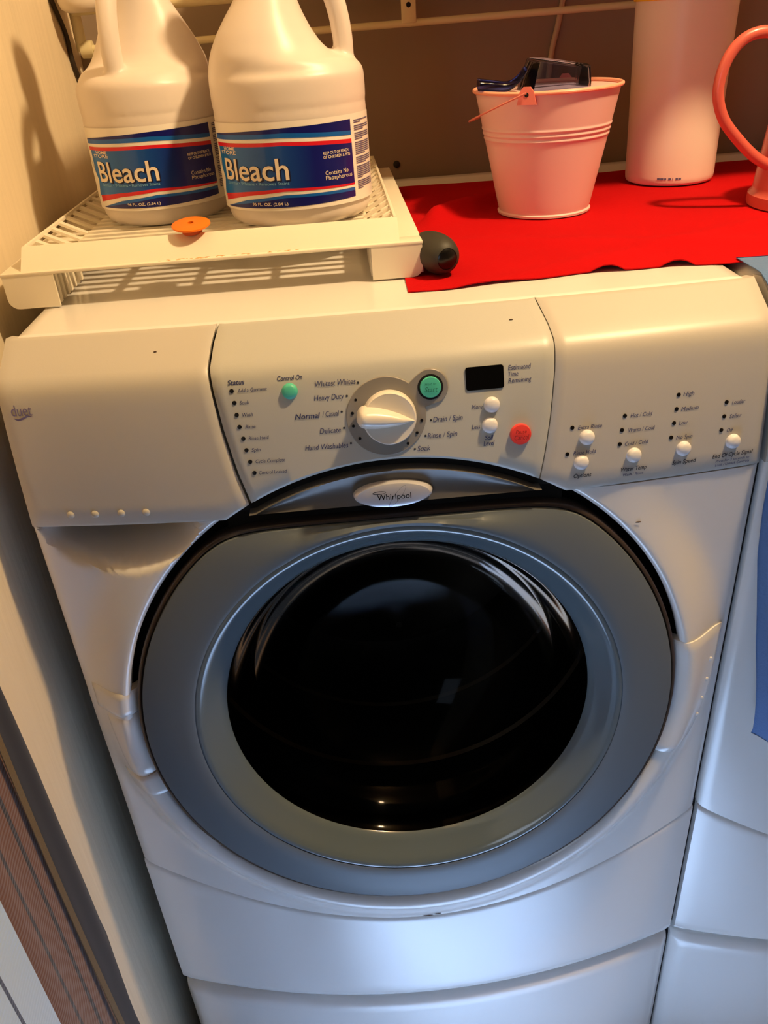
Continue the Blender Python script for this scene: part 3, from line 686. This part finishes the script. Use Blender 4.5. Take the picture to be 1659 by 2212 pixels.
def bottle_mesh():
    mb = MB(); rings = []
    for z, k in prof: rings.append((z, -BA*k, BA*k, BBY*k))
    rings += upper; v = []; f = []; n = 72
    for z, a, b, d in rings:
        c0 = (a+b)/2; h = (b-a)/2
        for k in range(n):
            t = 2*math.pi*k/n; v.append((c0+h*math.cos(t), d*math.sin(t), z))
    m = len(rings)
    for j in range(m-1):
        for k in range(n): f.append((j*n+k, j*n+(k+1) % n, (j+1)*n+(k+1) % n, (j+1)*n+k))
    f.append(tuple(range(n))); f.append(tuple((m-1)*n+k for k in range(n)))
    mb.add(v, f)
    pts = spline([(0.0590, 0, 0.132), (0.0610, 0, 0.152), (0.0610, 0, 0.172), (0.0570, 0, 0.198), (0.0480, 0, 0.222), (0.0330, 0, 0.241), (0.0140, 0, 0.250)], 5)
    mb.tube(pts, [0.0105+0.004*max(0, 1-i/5) for i in range(len(pts))], 16)
    o = make('bottle_tmp', mb.v, mb.f, bott_m)
    md = o.modifiers.new('r', 'REMESH'); md.mode = 'VOXEL'; md.voxel_size = 0.0024; md.use_smooth_shade = True
    m2 = o.modifiers.new('s', 'SMOOTH'); m2.iterations = 5; m2.factor = 0.5
    me = bpy.data.meshes.new_from_object(o.evaluated_get(bpy.context.evaluated_depsgraph_get()))
    bpy.data.objects.remove(o); me.name = 'bottle_body'
    me.polygons.foreach_set('use_smooth', [True]*len(me.polygons)); return me
BMESH = bottle_mesh()
BZ0 = 0.1998
def bottle(cx, cy, rot, label, dphi=0.0):
    t = thing('bleach_bottle', (cx, cy, BZ0), label, 'bottle', 'white bleach bottles on the tray')
    o = bpy.data.objects.new('bottle_body', BMESH); COL.objects.link(o); o.parent = t; o.rotation_euler = (0, 0, rot)
    if not BMESH.materials: BMESH.materials.append(bott_m)
    mb = MB(); mb.lathe([(0.0245, 0.272), (0.0245, 0.300), (0.0225, 0.304), (0.0001, 0.304)], 40, Matrix.Translation((cx, cy, BZ0))); mb.build('cap', lwhite, t)
    mb = MB()
    def sf(phi, z, off=0.0012):
        """phi in degrees from the bottle's front, z above its base"""
        w_ = R_(phi+dphi-90)-rot; a = (BA*0.992+off)*math.cos(w_); b = (BBY*0.992+off)*math.sin(w_); c_, s_ = math.cos(rot), math.sin(rot)
        return (cx+a*c_-b*s_, cy+a*s_+b*c_, BZ0+z)
    def strip(name, lo_, hi, p0, p1, m, off, n=40, par=t, uv=False):
        v = []; f = []; uvs = []
        for i in range(n+1):
            u = i/n; ph = p0+(p1-p0)*u; a, b = lo_(ph), hi(ph)
            for k in range(5): v.append(sf(ph, a+(b-a)*k/4, off)); uvs.append((u, k/4))
        for i in range(n):
            for k in range(4): f.append((i*5+k, (i+1)*5+k, (i+1)*5+k+1, i*5+k+1))
        return make(name, v, f, m, par, uv=uvs)
    I = lambda xs, ys: (lambda ph: float(np.interp(ph, xs, ys)))
    X3 = [-72, -40, -5, 48]
    sticker = strip('label', I([-80, 80], [0.0195, 0.0195]), I([-80, 80], [0.103, 0.103]), -79, 84, lwhite, 0.0010)
    navytop = I(X3, [0.0925, 0.0950, 0.0972, 0.0985]); nb = I(X3, [0.0915, 0.0922, 0.0926, 0.0878]); bw = I(X3, [0.0872, 0.0880, 0.0884, 0.0838])
    wr = I(X3, [0.0842, 0.0846, 0.0846, 0.0803]); rm = I(X3, [0.0806, 0.0810, 0.0812, 0.0763]); mr = I([-69, -40, -8, 48], [0.0341, 0.0382, 0.0412, 0.0378]); rw = I([-69, -40, -8, 48], [0.0272, 0.0340, 0.0382, 0.0360])
    wb = I([-66, -40, -8, 48], [0.0222, 0.0300, 0.0347, 0.0335]); bn = I([-66, -40, -8, 48], [0.0222, 0.0268, 0.0320, 0.0305]); nbot = I([-66, -35, -9, 48], [0.0218, 0.0222, 0.0226, 0.0244])
    q = dict(par=sticker)
    strip('print_band', nb, navytop, -74, 49, navy, 0.0013, **q); strip('print_band', bw, nb, -74, 49, blue, 0.0013, **q)
    strip('print_band', rm, wr, -73, 49, lred, 0.0013, **q); strip('print_panel', mr, rm, -70, 49, lmain, 0.0013, uv=True, **q)
    strip('print_band', rw, mr, -69, 49, lred, 0.0013, **q); strip('print_band', bn, wb, -66, 49, blue, 0.0013, **q); strip('print_band', nbot, bn, -66, 49, navy, 0.0013, **q)
    def words(s, p0, p1, z, h, m, off=0.0016, bold=0.0, shear=0.0, dz=0.0):
        V, F, wd_ = text2d(s, shear, bold); return make('lettering', [sf(p0+(p1-p0)*a/wd_, z+b*h+dz*a/wd_, off) for a, b in V], F, m, sticker, smooth=False)
    words('Bleach', -60.5, -2.5, 0.0488, 0.0205, shadow_ink, 0.0015, 0.03); words('Bleach', -61.5, -3.5, 0.0495, 0.0205, cream, 0.0018, 0.012)
    words('Sanitizes • Whitens • Removes Stains', -60, -4, 0.0448, 0.0030, pale)
    words('HOME', -60, -46, 0.0778, 0.0030, cream, bold=0.015); words('STORE', -65, -45, 0.0738, 0.0034, cream, bold=0.015)
    words('KEEP OUT OF REACH', 22.5, 44.5, 0.0694, 0.0027, cream, bold=0.01); words('OF CHILDREN & PETS', 22.5, 46, 0.0655, 0.0027, cream, bold=0.01)
    words('Contains No', 23, 43, 0.0500, 0.0040, cream); words('Phosphorous', 23, 46.5, 0.0452, 0.0040, cream)
    words('96 FL. OZ. (2.84 L)', -35, -6.5, 0.0250, 0.0028, cream, bold=0.01)
    # white stain-swirl at the label's left end
    strip('print_shape', I([-79, -74, -70, -66], [0.030, 0.032, 0.036, 0.050]), I([-79, -74, -70, -66], [0.070, 0.068, 0.060, 0.0505]), -79, -66, lwhite, 0.0015, 10, **q)
    # columns of fine print, too small to read
    zc = 0.0970; rnd = random.Random(3)
    v = []; f = []
    for blk in (2, 3, 4, 7, 4, 7, 5):
        for ln in range(blk):
            e1 = 78 if ln < blk-1 else 60+12*rnd.random(); n0 = len(v)
            for i in range(7):
                ph = 53+(e1-53)*i/6; v.append(sf(ph, zc, 0.0014)); v.append(sf(ph, zc-0.0010, 0.0014))
            for i in range(6): f.append((n0+2*i, n0+2*i+2, n0+2*i+3, n0+2*i+1))
            zc -= 0.0018
        zc -= 0.0016
    make('fine_print', v, f, greyink, sticker, smooth=False)
    return t
bottle(-0.0750, 0.3000, R_(0), 'white bleach bottle with its handle on the right, nearer of the two')
bottle(-0.2330, 0.3700, R_(-107), 'white bleach bottle beside the left wall, with its handle facing forward', 13)

# ================================================================== pink bucket and blue scoop
pink = mat('bucket_pink_paint', (238, 202, 196), 0.38, coat=0.15); pinkin = mat('bucket_inside', (236, 196, 186), 0.45)
bx_, by_ = 0.2270, 0.4160; BK0 = ZT+0.0030
bucket = thing('metal_bucket', (bx_, by_, BK0), 'small pink metal bucket on the red cloth', 'bucket')
HB = 0.1400
def br(z): return 0.0555+(0.0855-0.0555)*z/HB
pr_ = [(0.0001, 0.004), (0.050, 0.004), (0.0535, 0.0), (0.0575, 0.0), (0.0580, 0.0025), (0.0560, 0.004)]
z = 0.008
while z < HB-0.004:
    b_ = 0.0
    for c_ in (0.0880, 0.0935, 0.0990): b_ += 0.0011*math.exp(-((z-c_)/0.0014)**2)
    pr_.append((br(z)+b_, z)); z += 0.0009 if 0.084 < z < 0.103 else 0.006
pr_ += [(0.0850, HB-0.002)]
mb = MB(); mb.lathe(pr_, 96, Matrix.Translation((bx_, by_, BK0))); body = mb.build('bucket_body', pink, bucket, ang=50)
mb = MB(); mb.lathe([(0.0845, HB-0.002)]+[(br(z_)-0.0015, z_) for z_ in (0.12, 0.09, 0.06, 0.03, 0.006)]+[(0.0001, 0.006)], 72, Matrix.Translation((bx_, by_, BK0)), cap=False); mb.build('bucket_lining', pinkin, bucket)
mb = MB(); mb.tube([(bx_+0.0866*math.cos(2*math.pi*k/96), by_+0.0866*math.sin(2*math.pi*k/96), BK0+HB) for k in range(96)], 0.0023, 10, True); mb.build('rolled_rim', mat('bucket_rim', (250, 176, 146), 0.35), bucket)
for s_ in (0, 1):
    a = R_(-118+180*s_); c_ = Vector((bx_+0.0880*math.cos(a), by_+0.0880*math.sin(a), BK0+HB-0.001)); tn = Vector((-math.sin(a), math.cos(a), 0)); rd = Vector((math.cos(a), math.sin(a), 0))
    mb = MB(); poly = [c_+tn*p+Vector((0, 0, q)) for p, q in ((-0.011, -0.010), (0.011, -0.010), (0.008, 0.003), (0.004, 0.008), (-0.004, 0.008), (-0.008, 0.003))]
    mb.prism(poly, rd*-0.0012, rd*0.0012); mb.build('handle_ear', mat('bucket_ear', (238, 132, 116), 0.4), bucket, ang=20)
    mb = MB(); mb.lathe([(0.0024, 0), (0.0022, 0.0003), (0.0001, 0.0003)], 12, Matrix.Translation(c_+rd*0.0013) @ rd.to_track_quat('Z', 'Y').to_matrix().to_4x4()); mb.build('ear_hole', groove_dark, bucket)
a = R_(-118); ax = Vector((math.cos(a), math.sin(a), 0)); side = Vector((-abs(math.sin(a)), math.cos(a)*1.0, 0)).normalized(); side = Vector((math.sin(a), -math.cos(a), 0))
if side.x > 0: side = -side
drop = (side*0.93+Vector((0, 0, -0.36))).normalized(); c0 = Vector((bx_, by_, BK0+HB+0.001))
mb = MB(); mb.tube([c0+ax*(0.0915*math.cos(R_(t_)))+drop*(0.100*math.sin(R_(t_))) for t_ in range(0, 181, 5)], 0.0011, 8); mb.build('bail_handle', mat('bail_wire', (226, 140, 124), 0.35), bucket)

bl = glassy('scoop_blue_plastic', (226, 231, 246), 0.18, 0.06)
scoop = thing('measuring_scoop', (0.235, 0.42, BK0+0.105), 'clear blue plastic scoop sticking out of the pink bucket', 'scoop')
SM = Matrix.Translation((0.2330, 0.4100, BK0+0.1340)) @ Matrix.Rotation(R_(14), 4, 'Z') @ Matrix.Rotation(R_(10), 4, 'Y')
def rrect(hx, hy, r, z):
    o = []
    for cx_, cy_, a_ in [(hx-r, hy-r, 0), (-hx+r, hy-r, 90), (-hx+r, -hy+r, 180), (hx-r, -hy+r, 270)]:
        for k in range(5): a = R_(a_+22.5*k); o.append(Vector((cx_+r*math.cos(a), cy_+r*math.sin(a), z)))
    return o
rings = [rrect(0.0300, 0.0200, 0.006, 0.0330), rrect(0.0330, 0.0225, 0.007, 0.0315), rrect(0.0360, 0.0255, 0.007, 0.0150), rrect(0.0400, 0.0290, 0.007, -0.0300), rrect(0.0385, 0.0275, 0.006, -0.0300), rrect(0.0345, 0.0240, 0.006, 0.0150), rrect(0.0315, 0.0210, 0.006, 0.0290), rrect(0.0280, 0.0180, 0.005, 0.0300)]
v = []; f = []; n = 20
for r_ in rings: v += [SM @ p for p in r_]
for j in range(len(rings)-1):
    for k in range(n): f.append((j*n+k, j*n+(k+1) % n, (j+1)*n+(k+1) % n, (j+1)*n+k))
f.append(tuple(range(n))); f.append(tuple((len(rings)-1)*n+k for k in range(n)))
MB().add(v, f).build('scoop_cup', bl, scoop, ang=40)
dkblue = glassy('scoop_handle_blue', (128, 148, 214), 0.18, 0.06)
hp = spline([(0.1960, 0.4000, BK0+0.1600), (0.1860, 0.3960, BK0+0.1500), (0.1740, 0.3930, BK0+0.1450), (0.1560, 0.3920, BK0+0.1470), (0.1405, 0.3930, BK0+0.1490)], 5)
G = []
for i, p in enumerate(hp):
    t_ = i/(len(hp)-1); hw_ = 0.012-0.003*math.sin(math.pi*t_); hz = 0.0045+0.0022*t_
    G.append([p+Vector((0.12*c2, hw_*c1, hz*c2)) for c1, c2 in [(math.cos(R_(q)), math.sin(R_(q))) for q in range(0, 361, 24)]])
mb = MB(); v = [p for r_ in G for p in r_]; nu = len(G[0]); f = [(j*nu+i, j*nu+i+1, (j+1)*nu+i+1, (j+1)*nu+i) for j in range(len(G)-1) for i in range(nu-1)]
for j, p in enumerate(hp):
    for i in range(nu): q = R_(i*24); v[j*nu+i] = p+Vector((0, (0.012-0.003*math.sin(math.pi*j/(len(hp)-1)))*math.cos(q), (0.0045+0.0022*j/(len(hp)-1))*math.sin(q)))
f.append(tuple(range(nu-1))); f.append(tuple((len(G)-1)*nu+i for i in range(nu-1)))
mb.add(v, f).build('scoop_handle', dkblue, scoop, ang=50, weld=1e-5)

# ================================================================== canister, watering can, tool handle
can_m = mat('canister_white_plastic', (240, 222, 206), 0.36); ylid = mat('canister_lid_yellow', (244, 190, 40), 0.45)
cx_, cy_ = 0.4370, 0.5500; cz_ = ZT+0.0030
canister = thing('canister', (cx_, cy_, cz_), 'tall white plastic canister with yellow lid, behind the pink bucket', 'canister')
mb = MB(); mb.lathe([(0.0001, 0.003), (0.050, 0.003), (0.0545, 0.0), (0.0575, 0.001), (0.0592, 0.004), (0.0598, 0.010), (0.0602, 0.05), (0.0620, 0.13), (0.0640, 0.218), (0.0640, 0.226), (0.058, 0.230)], 72, Matrix.Translation((cx_, cy_, cz_))); cb = mb.build('canister_body', can_m, canister, ang=50)
mb = MB(); mb.lathe([(0.0662, 0.2185), (0.0668, 0.222), (0.0668, 0.252), (0.0650, 0.256), (0.0001, 0.257)], 72, Matrix.Translation((cx_, cy_, cz_))); mb.build('canister_lid', ylid, canister, ang=40)
v = []; f = []
for k, (p0, p1) in enumerate([(-17, -13.5), (-13, -9), (-8, -5.5), (-3, 0.5), (2, 3), (6, 9), (9.6, 13)]):
    n0 = len(v)
    for i in range(4):
        a = R_(-108+p0+(p1-p0)*i/3)
        for zz in (0.0085, 0.0110): v.append((cx_+0.0601*math.cos(a), cy_+0.0601*math.sin(a), cz_+zz))
    for i in range(3): f.append((n0+2*i, n0+2*i+2, n0+2*i+3, n0+2*i+1))
make('date_stamp', v, f, greyink, canister, smooth=False)

wcm = mat('watering_can_coral', (206, 98, 84), 0.34, coat=0.2)
wx, wy, wz = 0.5400, 0.3350, ZT+0.0030
wc = thing('watering_can', (wx, wy, wz), 'coral pink watering can with a looped handle, cut off by the right edge', 'watering can')
mb = MB(); mb.lathe([(0.0001, 0.002), (0.076, 0.002), (0.0795, 0.0), (0.0800, 0.003), (0.0795, 0.012), (0.0755, 0.016), (0.0750, 0.020), (0.0650, 0.120), (0.0660, 0.123), (0.0640, 0.125), (0.050, 0.132), (0.048, 0.128), (0.001, 0.118)], 72, Matrix.Translation((wx, wy, wz))); mb.build('can_body', wcm, wc, ang=40)
mb = MB(); hp = spline([(0.4730, 0.3300, 0.2060), (0.4520, 0.3300, 0.2180), (0.4290, 0.3300, 0.2380), (0.4080, 0.3300, 0.2620), (0.3985, 0.3300, 0.2900), (0.4035, 0.3300, 0.3190), (0.4200, 0.3300, 0.3390), (0.4450, 0.3300, 0.3440), (0.4720, 0.3310, 0.3330), (0.4920, 0.3330, 0.3090), (0.5020, 0.3350, 0.2850)], 6)
mb.tube(hp, 0.0062, 16); mb.build('looped_handle', wcm, wc, ang=70)
mb = MB(); mb.tube([(0.600, 0.335, 0.190), (0.640, 0.335, 0.235), (0.680, 0.335, 0.300)], [0.016, 0.011, 0.008], 16); mb.build('spout', wcm, wc, ang=70)

blk = mat('grip_black_rubber', (54, 52, 44), 0.55); blk2 = mat('grip_end_black', (18, 16, 14), 0.25)
gd = Vector((0.30, -0.95, -0.02)).normalized(); ge = Vector((0.0665, 0.1440, 0.1790))
GM = Matrix.Translation(ge) @ gd.to_track_quat('Z', 'Y').to_matrix().to_4x4() @ Matrix.Scale(0.9, 4)
grip = thing('tool_handle', (0.075, 0.22, ZT+0.002), 'black rubber tool handle lying beside the tray leg on red cloth', 'tool')
mb = MB(); mb.lathe([(0.0100, -0.062), (0.0150, -0.060), (0.0180, -0.052), (0.0205, -0.040), (0.0215, -0.025), (0.0208, -0.012), (0.0180, -0.002), (0.0140, 0.004), (0.0115, 0.0055), (0.0112, 0.0035), (0.0001, 0.0030)], 48, GM); mb.build('rubber_grip', blk, grip, ang=50)
mb = MB(); mb.lathe([(0.0112, 0.002), (0.0110, 0.0052), (0.0085, 0.0070), (0.0001, 0.0078)], 32, GM); mb.build('end_plug', blk2, grip)

# ================================================================== wire rack, cords and bolts at the back
rack_m = mat('rack_cream_coating', (226, 214, 172), 0.45)
rack = thing('wire_rack', (0.0, 0.69, 0.373), 'cream coated wire rack fixed along the brown back wall', 'rack')
MB().tube([(-0.368, 0.662, 0.3715), (0.75, 0.662, 0.3780)], 0.0048, 12).build('rail', rack_m, rack)
MB().tube([(-0.368, 0.655, 0.4200), (0.75, 0.655, 0.4250)], 0.0085, 14).build('rail', rack_m, rack)
mb = MB(); mb.box(-0.120, 0.80, 0.342, 0.705, 0.512, 0.526, 0.003); mb.build('shelf_board', rack_m, rack)
MB().tube([(-0.3670, 0.662, 0.3690), (-0.3670, 0.662, 0.5130)], 0.0075, 12).build('upright', rack_m, rack)
MB().tube([(-0.3670, 0.662, 0.3730), (-0.3670, 0.714, 0.3730)], 0.0060, 12).build('wall_stub', rack_m, rack)
MB().lathe([(0.0105, -0.008), (0.0110, 0), (0.0105, 0.008)], 20, Matrix.Translation((-0.3600, 0.662, 0.3715)) @ Matrix.Rotation(R_(90), 4, 'Y')).build('joint', rack_m, rack)
mb = MB(); mb.box(0.0770, 0.0975, 0.6560, 0.6610, 0.3740, 0.5130, 0.0015); mb.build('hanger_strap', rack_m, rack)
MB().lathe([(0.0034, 0), (0.0032, 0.0004), (0.0001, 0.0004)], 16, Matrix.Translation((0.0872, 0.6559, 0.3960)) @ Matrix.Rotation(R_(90), 4, 'X')).build('strap_hole', groove_dark, rack)
MB().tube([(0.0872, 0.660, 0.3900), (0.0872, 0.716, 0.3900)], 0.0040, 10).build('wall_stub', rack_m, rack)
wjug = mat('jug_white', (234, 222, 204), 0.4)
mb = MB(); mb.lathe([(0.0001, 0.0), (0.020, 0.0005), (0.028, 0.005), (0.0310, 0.014), (0.0315, 0.05), (0.028, 0.072), (0.014, 0.083), (0.013, 0.095), (0.0001, 0.095)], 40, Matrix.Translation((-0.3440, 0.6220, 0.4140)))
tag(mb.build('hanging_jug', wjug, ang=50), 'rounded white container hanging by the rack above the left bottle', 'container')
cord_m = mat('cord_dark', (52, 42, 32), 0.6); cordw = mat('cord_translucent_white', (196, 170, 140), 0.5)
mb = MB(); mb.tube(spline([(-0.3812, 0.604, 0.446), (-0.3810, 0.620, 0.425), (-0.3812, 0.648, 0.392), (-0.3812, 0.652, 0.360), (-0.3805, 0.668, 0.330), (-0.3790, 0.690, 0.290), (-0.3760, 0.705, 0.22), (-0.374, 0.709, 0.10)], 6), 0.0030, 10)
tag(mb.build('power_cord', cord_m, ang=70), 'thin dark cord running down the corner of the left wall', 'cord')
mb = MB(); mb.tube(spline([(0.326, 0.7100, 0.440), (0.318, 0.7100, 0.400), (0.309, 0.7098, 0.355), (0.3015, 0.7096, 0.322), (0.296, 0.7096, 0.26), (0.293, 0.7098, 0.172)], 6), 0.0040, 10)
tag(mb.build('drain_tube', cordw, ang=70), 'thin pale tube running down the brown wall behind the bucket', 'tube')
bolt_m = mat('bolt_dark', (40, 34, 28), 0.5)
MB().lathe([(0.0056, 0), (0.0050, 0.003), (0.0020, 0.0040), (0.0001, 0.0040)], 16, Matrix.Translation((0.0635, 0.7155, 0.1845)) @ Matrix.Rotation(R_(90), 4, 'X')).build('wall_bolt', bolt_m)
tag(bpy.data.objects['wall_bolt'], 'small dark bolt head in the brown wall right of the bottles', 'bolt')

# ================================================================== hanging cloths at lower left, blue cloth on the dryer
blackc = mat('black_cloth', (20, 19, 24), 0.9, sheen=0.1)
brownc = stripes('brown_striped_cloth', (104, 62, 34), (26, 18, 20), 0, 3.0, 0.17)
checkc = stripes('pale_blue_striped_cloth', (186, 208, 226), (52, 66, 92), 0, 2.2, 0.09)
beigec = mat('beige_binding', (112, 94, 64), 0.85, bump=0.5, bscale=500)
def drape(name, m, y0, y1, x0, amp, fr, ph, ztop, label, edge=None):
    t = thing(name, (x0, (y0+y1)/2, FZ), label, 'cloth'); G = []; uvs = []
    NU, NV = 60, 50
    for j in range(NV+1):
        z = ztop+(FZ+0.004-ztop)*j/NV; row = []
        for i in range(NU+1):
            u = i/NU; yy = y0+(y1-y0)*u
            if edge: yy += edge(z)*u
            x = x0+amp*math.sin(fr*(yy-y0)*math.tau+ph+0.6*math.sin(2.2*z))+0.3*amp*math.sin(2.3*fr*(yy-y0)*math.tau+1+z*1.5)
            row.append((max(x, -0.3795), yy, z)); uvs.append(((yy-y0)*10, z))
        G.append(row)
    mb = MB(); mb.shell(G, (-0.0015, 0, 0)); uvs += [(0, 0)]*(len(mb.v)-len(uvs))
    mb.build('fabric', m, t, ang=80, uv=uvs)
    mb = MB(); mb.tube(spline([(-0.386, (y0+y1)/2, ztop+0.02), (-0.375, (y0+y1)/2, ztop+0.01), (x0, (y0+y1)/2, ztop-0.004), (x0+0.01, (y0+y1)/2, ztop+0.012)], 4), 0.003, 8); mb.build('hook', steel, t)
    return t
drape('hanging_cloth', blackc, -0.163, -0.1020, -0.3660, 0.006, 9, 0.4, 0.55, 'black cloth hanging on the left wall, nearest to the washer', lambda z: 0.018*math.exp(-((z+0.36)/0.10)**2)+0.010*math.exp(-((z+0.50)/0.03)**2)+0.006*math.sin(23*z))
t = drape('hanging_cloth', brownc, -0.2640, -0.1640, -0.3490, 0.005, 6, 1.2, 0.55, 'brown cloth with dark stripes and beige edge hanging at lower left')
G = [[(-0.3445+0.003*math.sin(6*z), y, z) for y in np.linspace(-0.1750, -0.1660, 4)] for z in np.linspace(0.55, FZ+0.004, 40)]
mb = MB(); mb.shell(G, (-0.001, 0, 0)); mb.build('beige_edge', beigec, t, ang=80)
drape('hanging_cloth', checkc, -0.580, -0.2650, -0.3320, 0.004, 5, 2.0, 0.55, 'pale blue cloth with thin dark stripes at the lower left corner')
bluec = mat('blue_towel', (86, 122, 176), 0.9, bump=0.4, bscale=380, sheen=0.2)
G = []; NV, NU = 60, 40
path = [(0.125, ZT+0.003), (0.085, ZT+0.003), (0.072, ZT+0.0025)]+[(None, z_) for z_ in np.linspace(0.152, -0.338, NV)]
for yy, z_ in path:
    row = []
    for i in range(NU+1):
        u = i/NU; xl = float(np.interp(-z_, [-0.2, 0.045, 0.10, 0.19, 0.276, 0.33], [0.3490, 0.3500, 0.3530, 0.3645, 0.3740, 0.3810])); x = xl+(0.60-xl)*u; lx = x-DX
        zz = z_
        if yy is None:
            y = min(S(lx, zz), Sp(lx, zz, False, False) if zz < 0 else 9)-0.008-0.004*sstep(-zz/0.2)-0.003*math.sin(90*x+3*zz)*sstep((0.15-zz)/0.2)
            rr = math.hypot(lx-DCX, zz-DCZ); q_ = 1-sstep((rr-0.290)/0.035); y = y*(1-q_)+min(y, YD+TL*zz-0.024-0.002*math.sin(90*x))*q_
        else: y = yy+S(lx, ZT)-S(-W2, ZT)
        row.append((x, y, zz))
    G.append(row)
mb = MB(); mb.shell(G, (0, -0.0012, 0.0006)); tag(mb.build('blue_towel', bluec, ang=80), 'blue towel draped over the front of the dryer, at the right edge', 'towel')

# ------------------------------------------------------------------ lift everything so the floor is at zero
for o in list(SC.objects):
    if o.parent is None: o.location.z += ZO
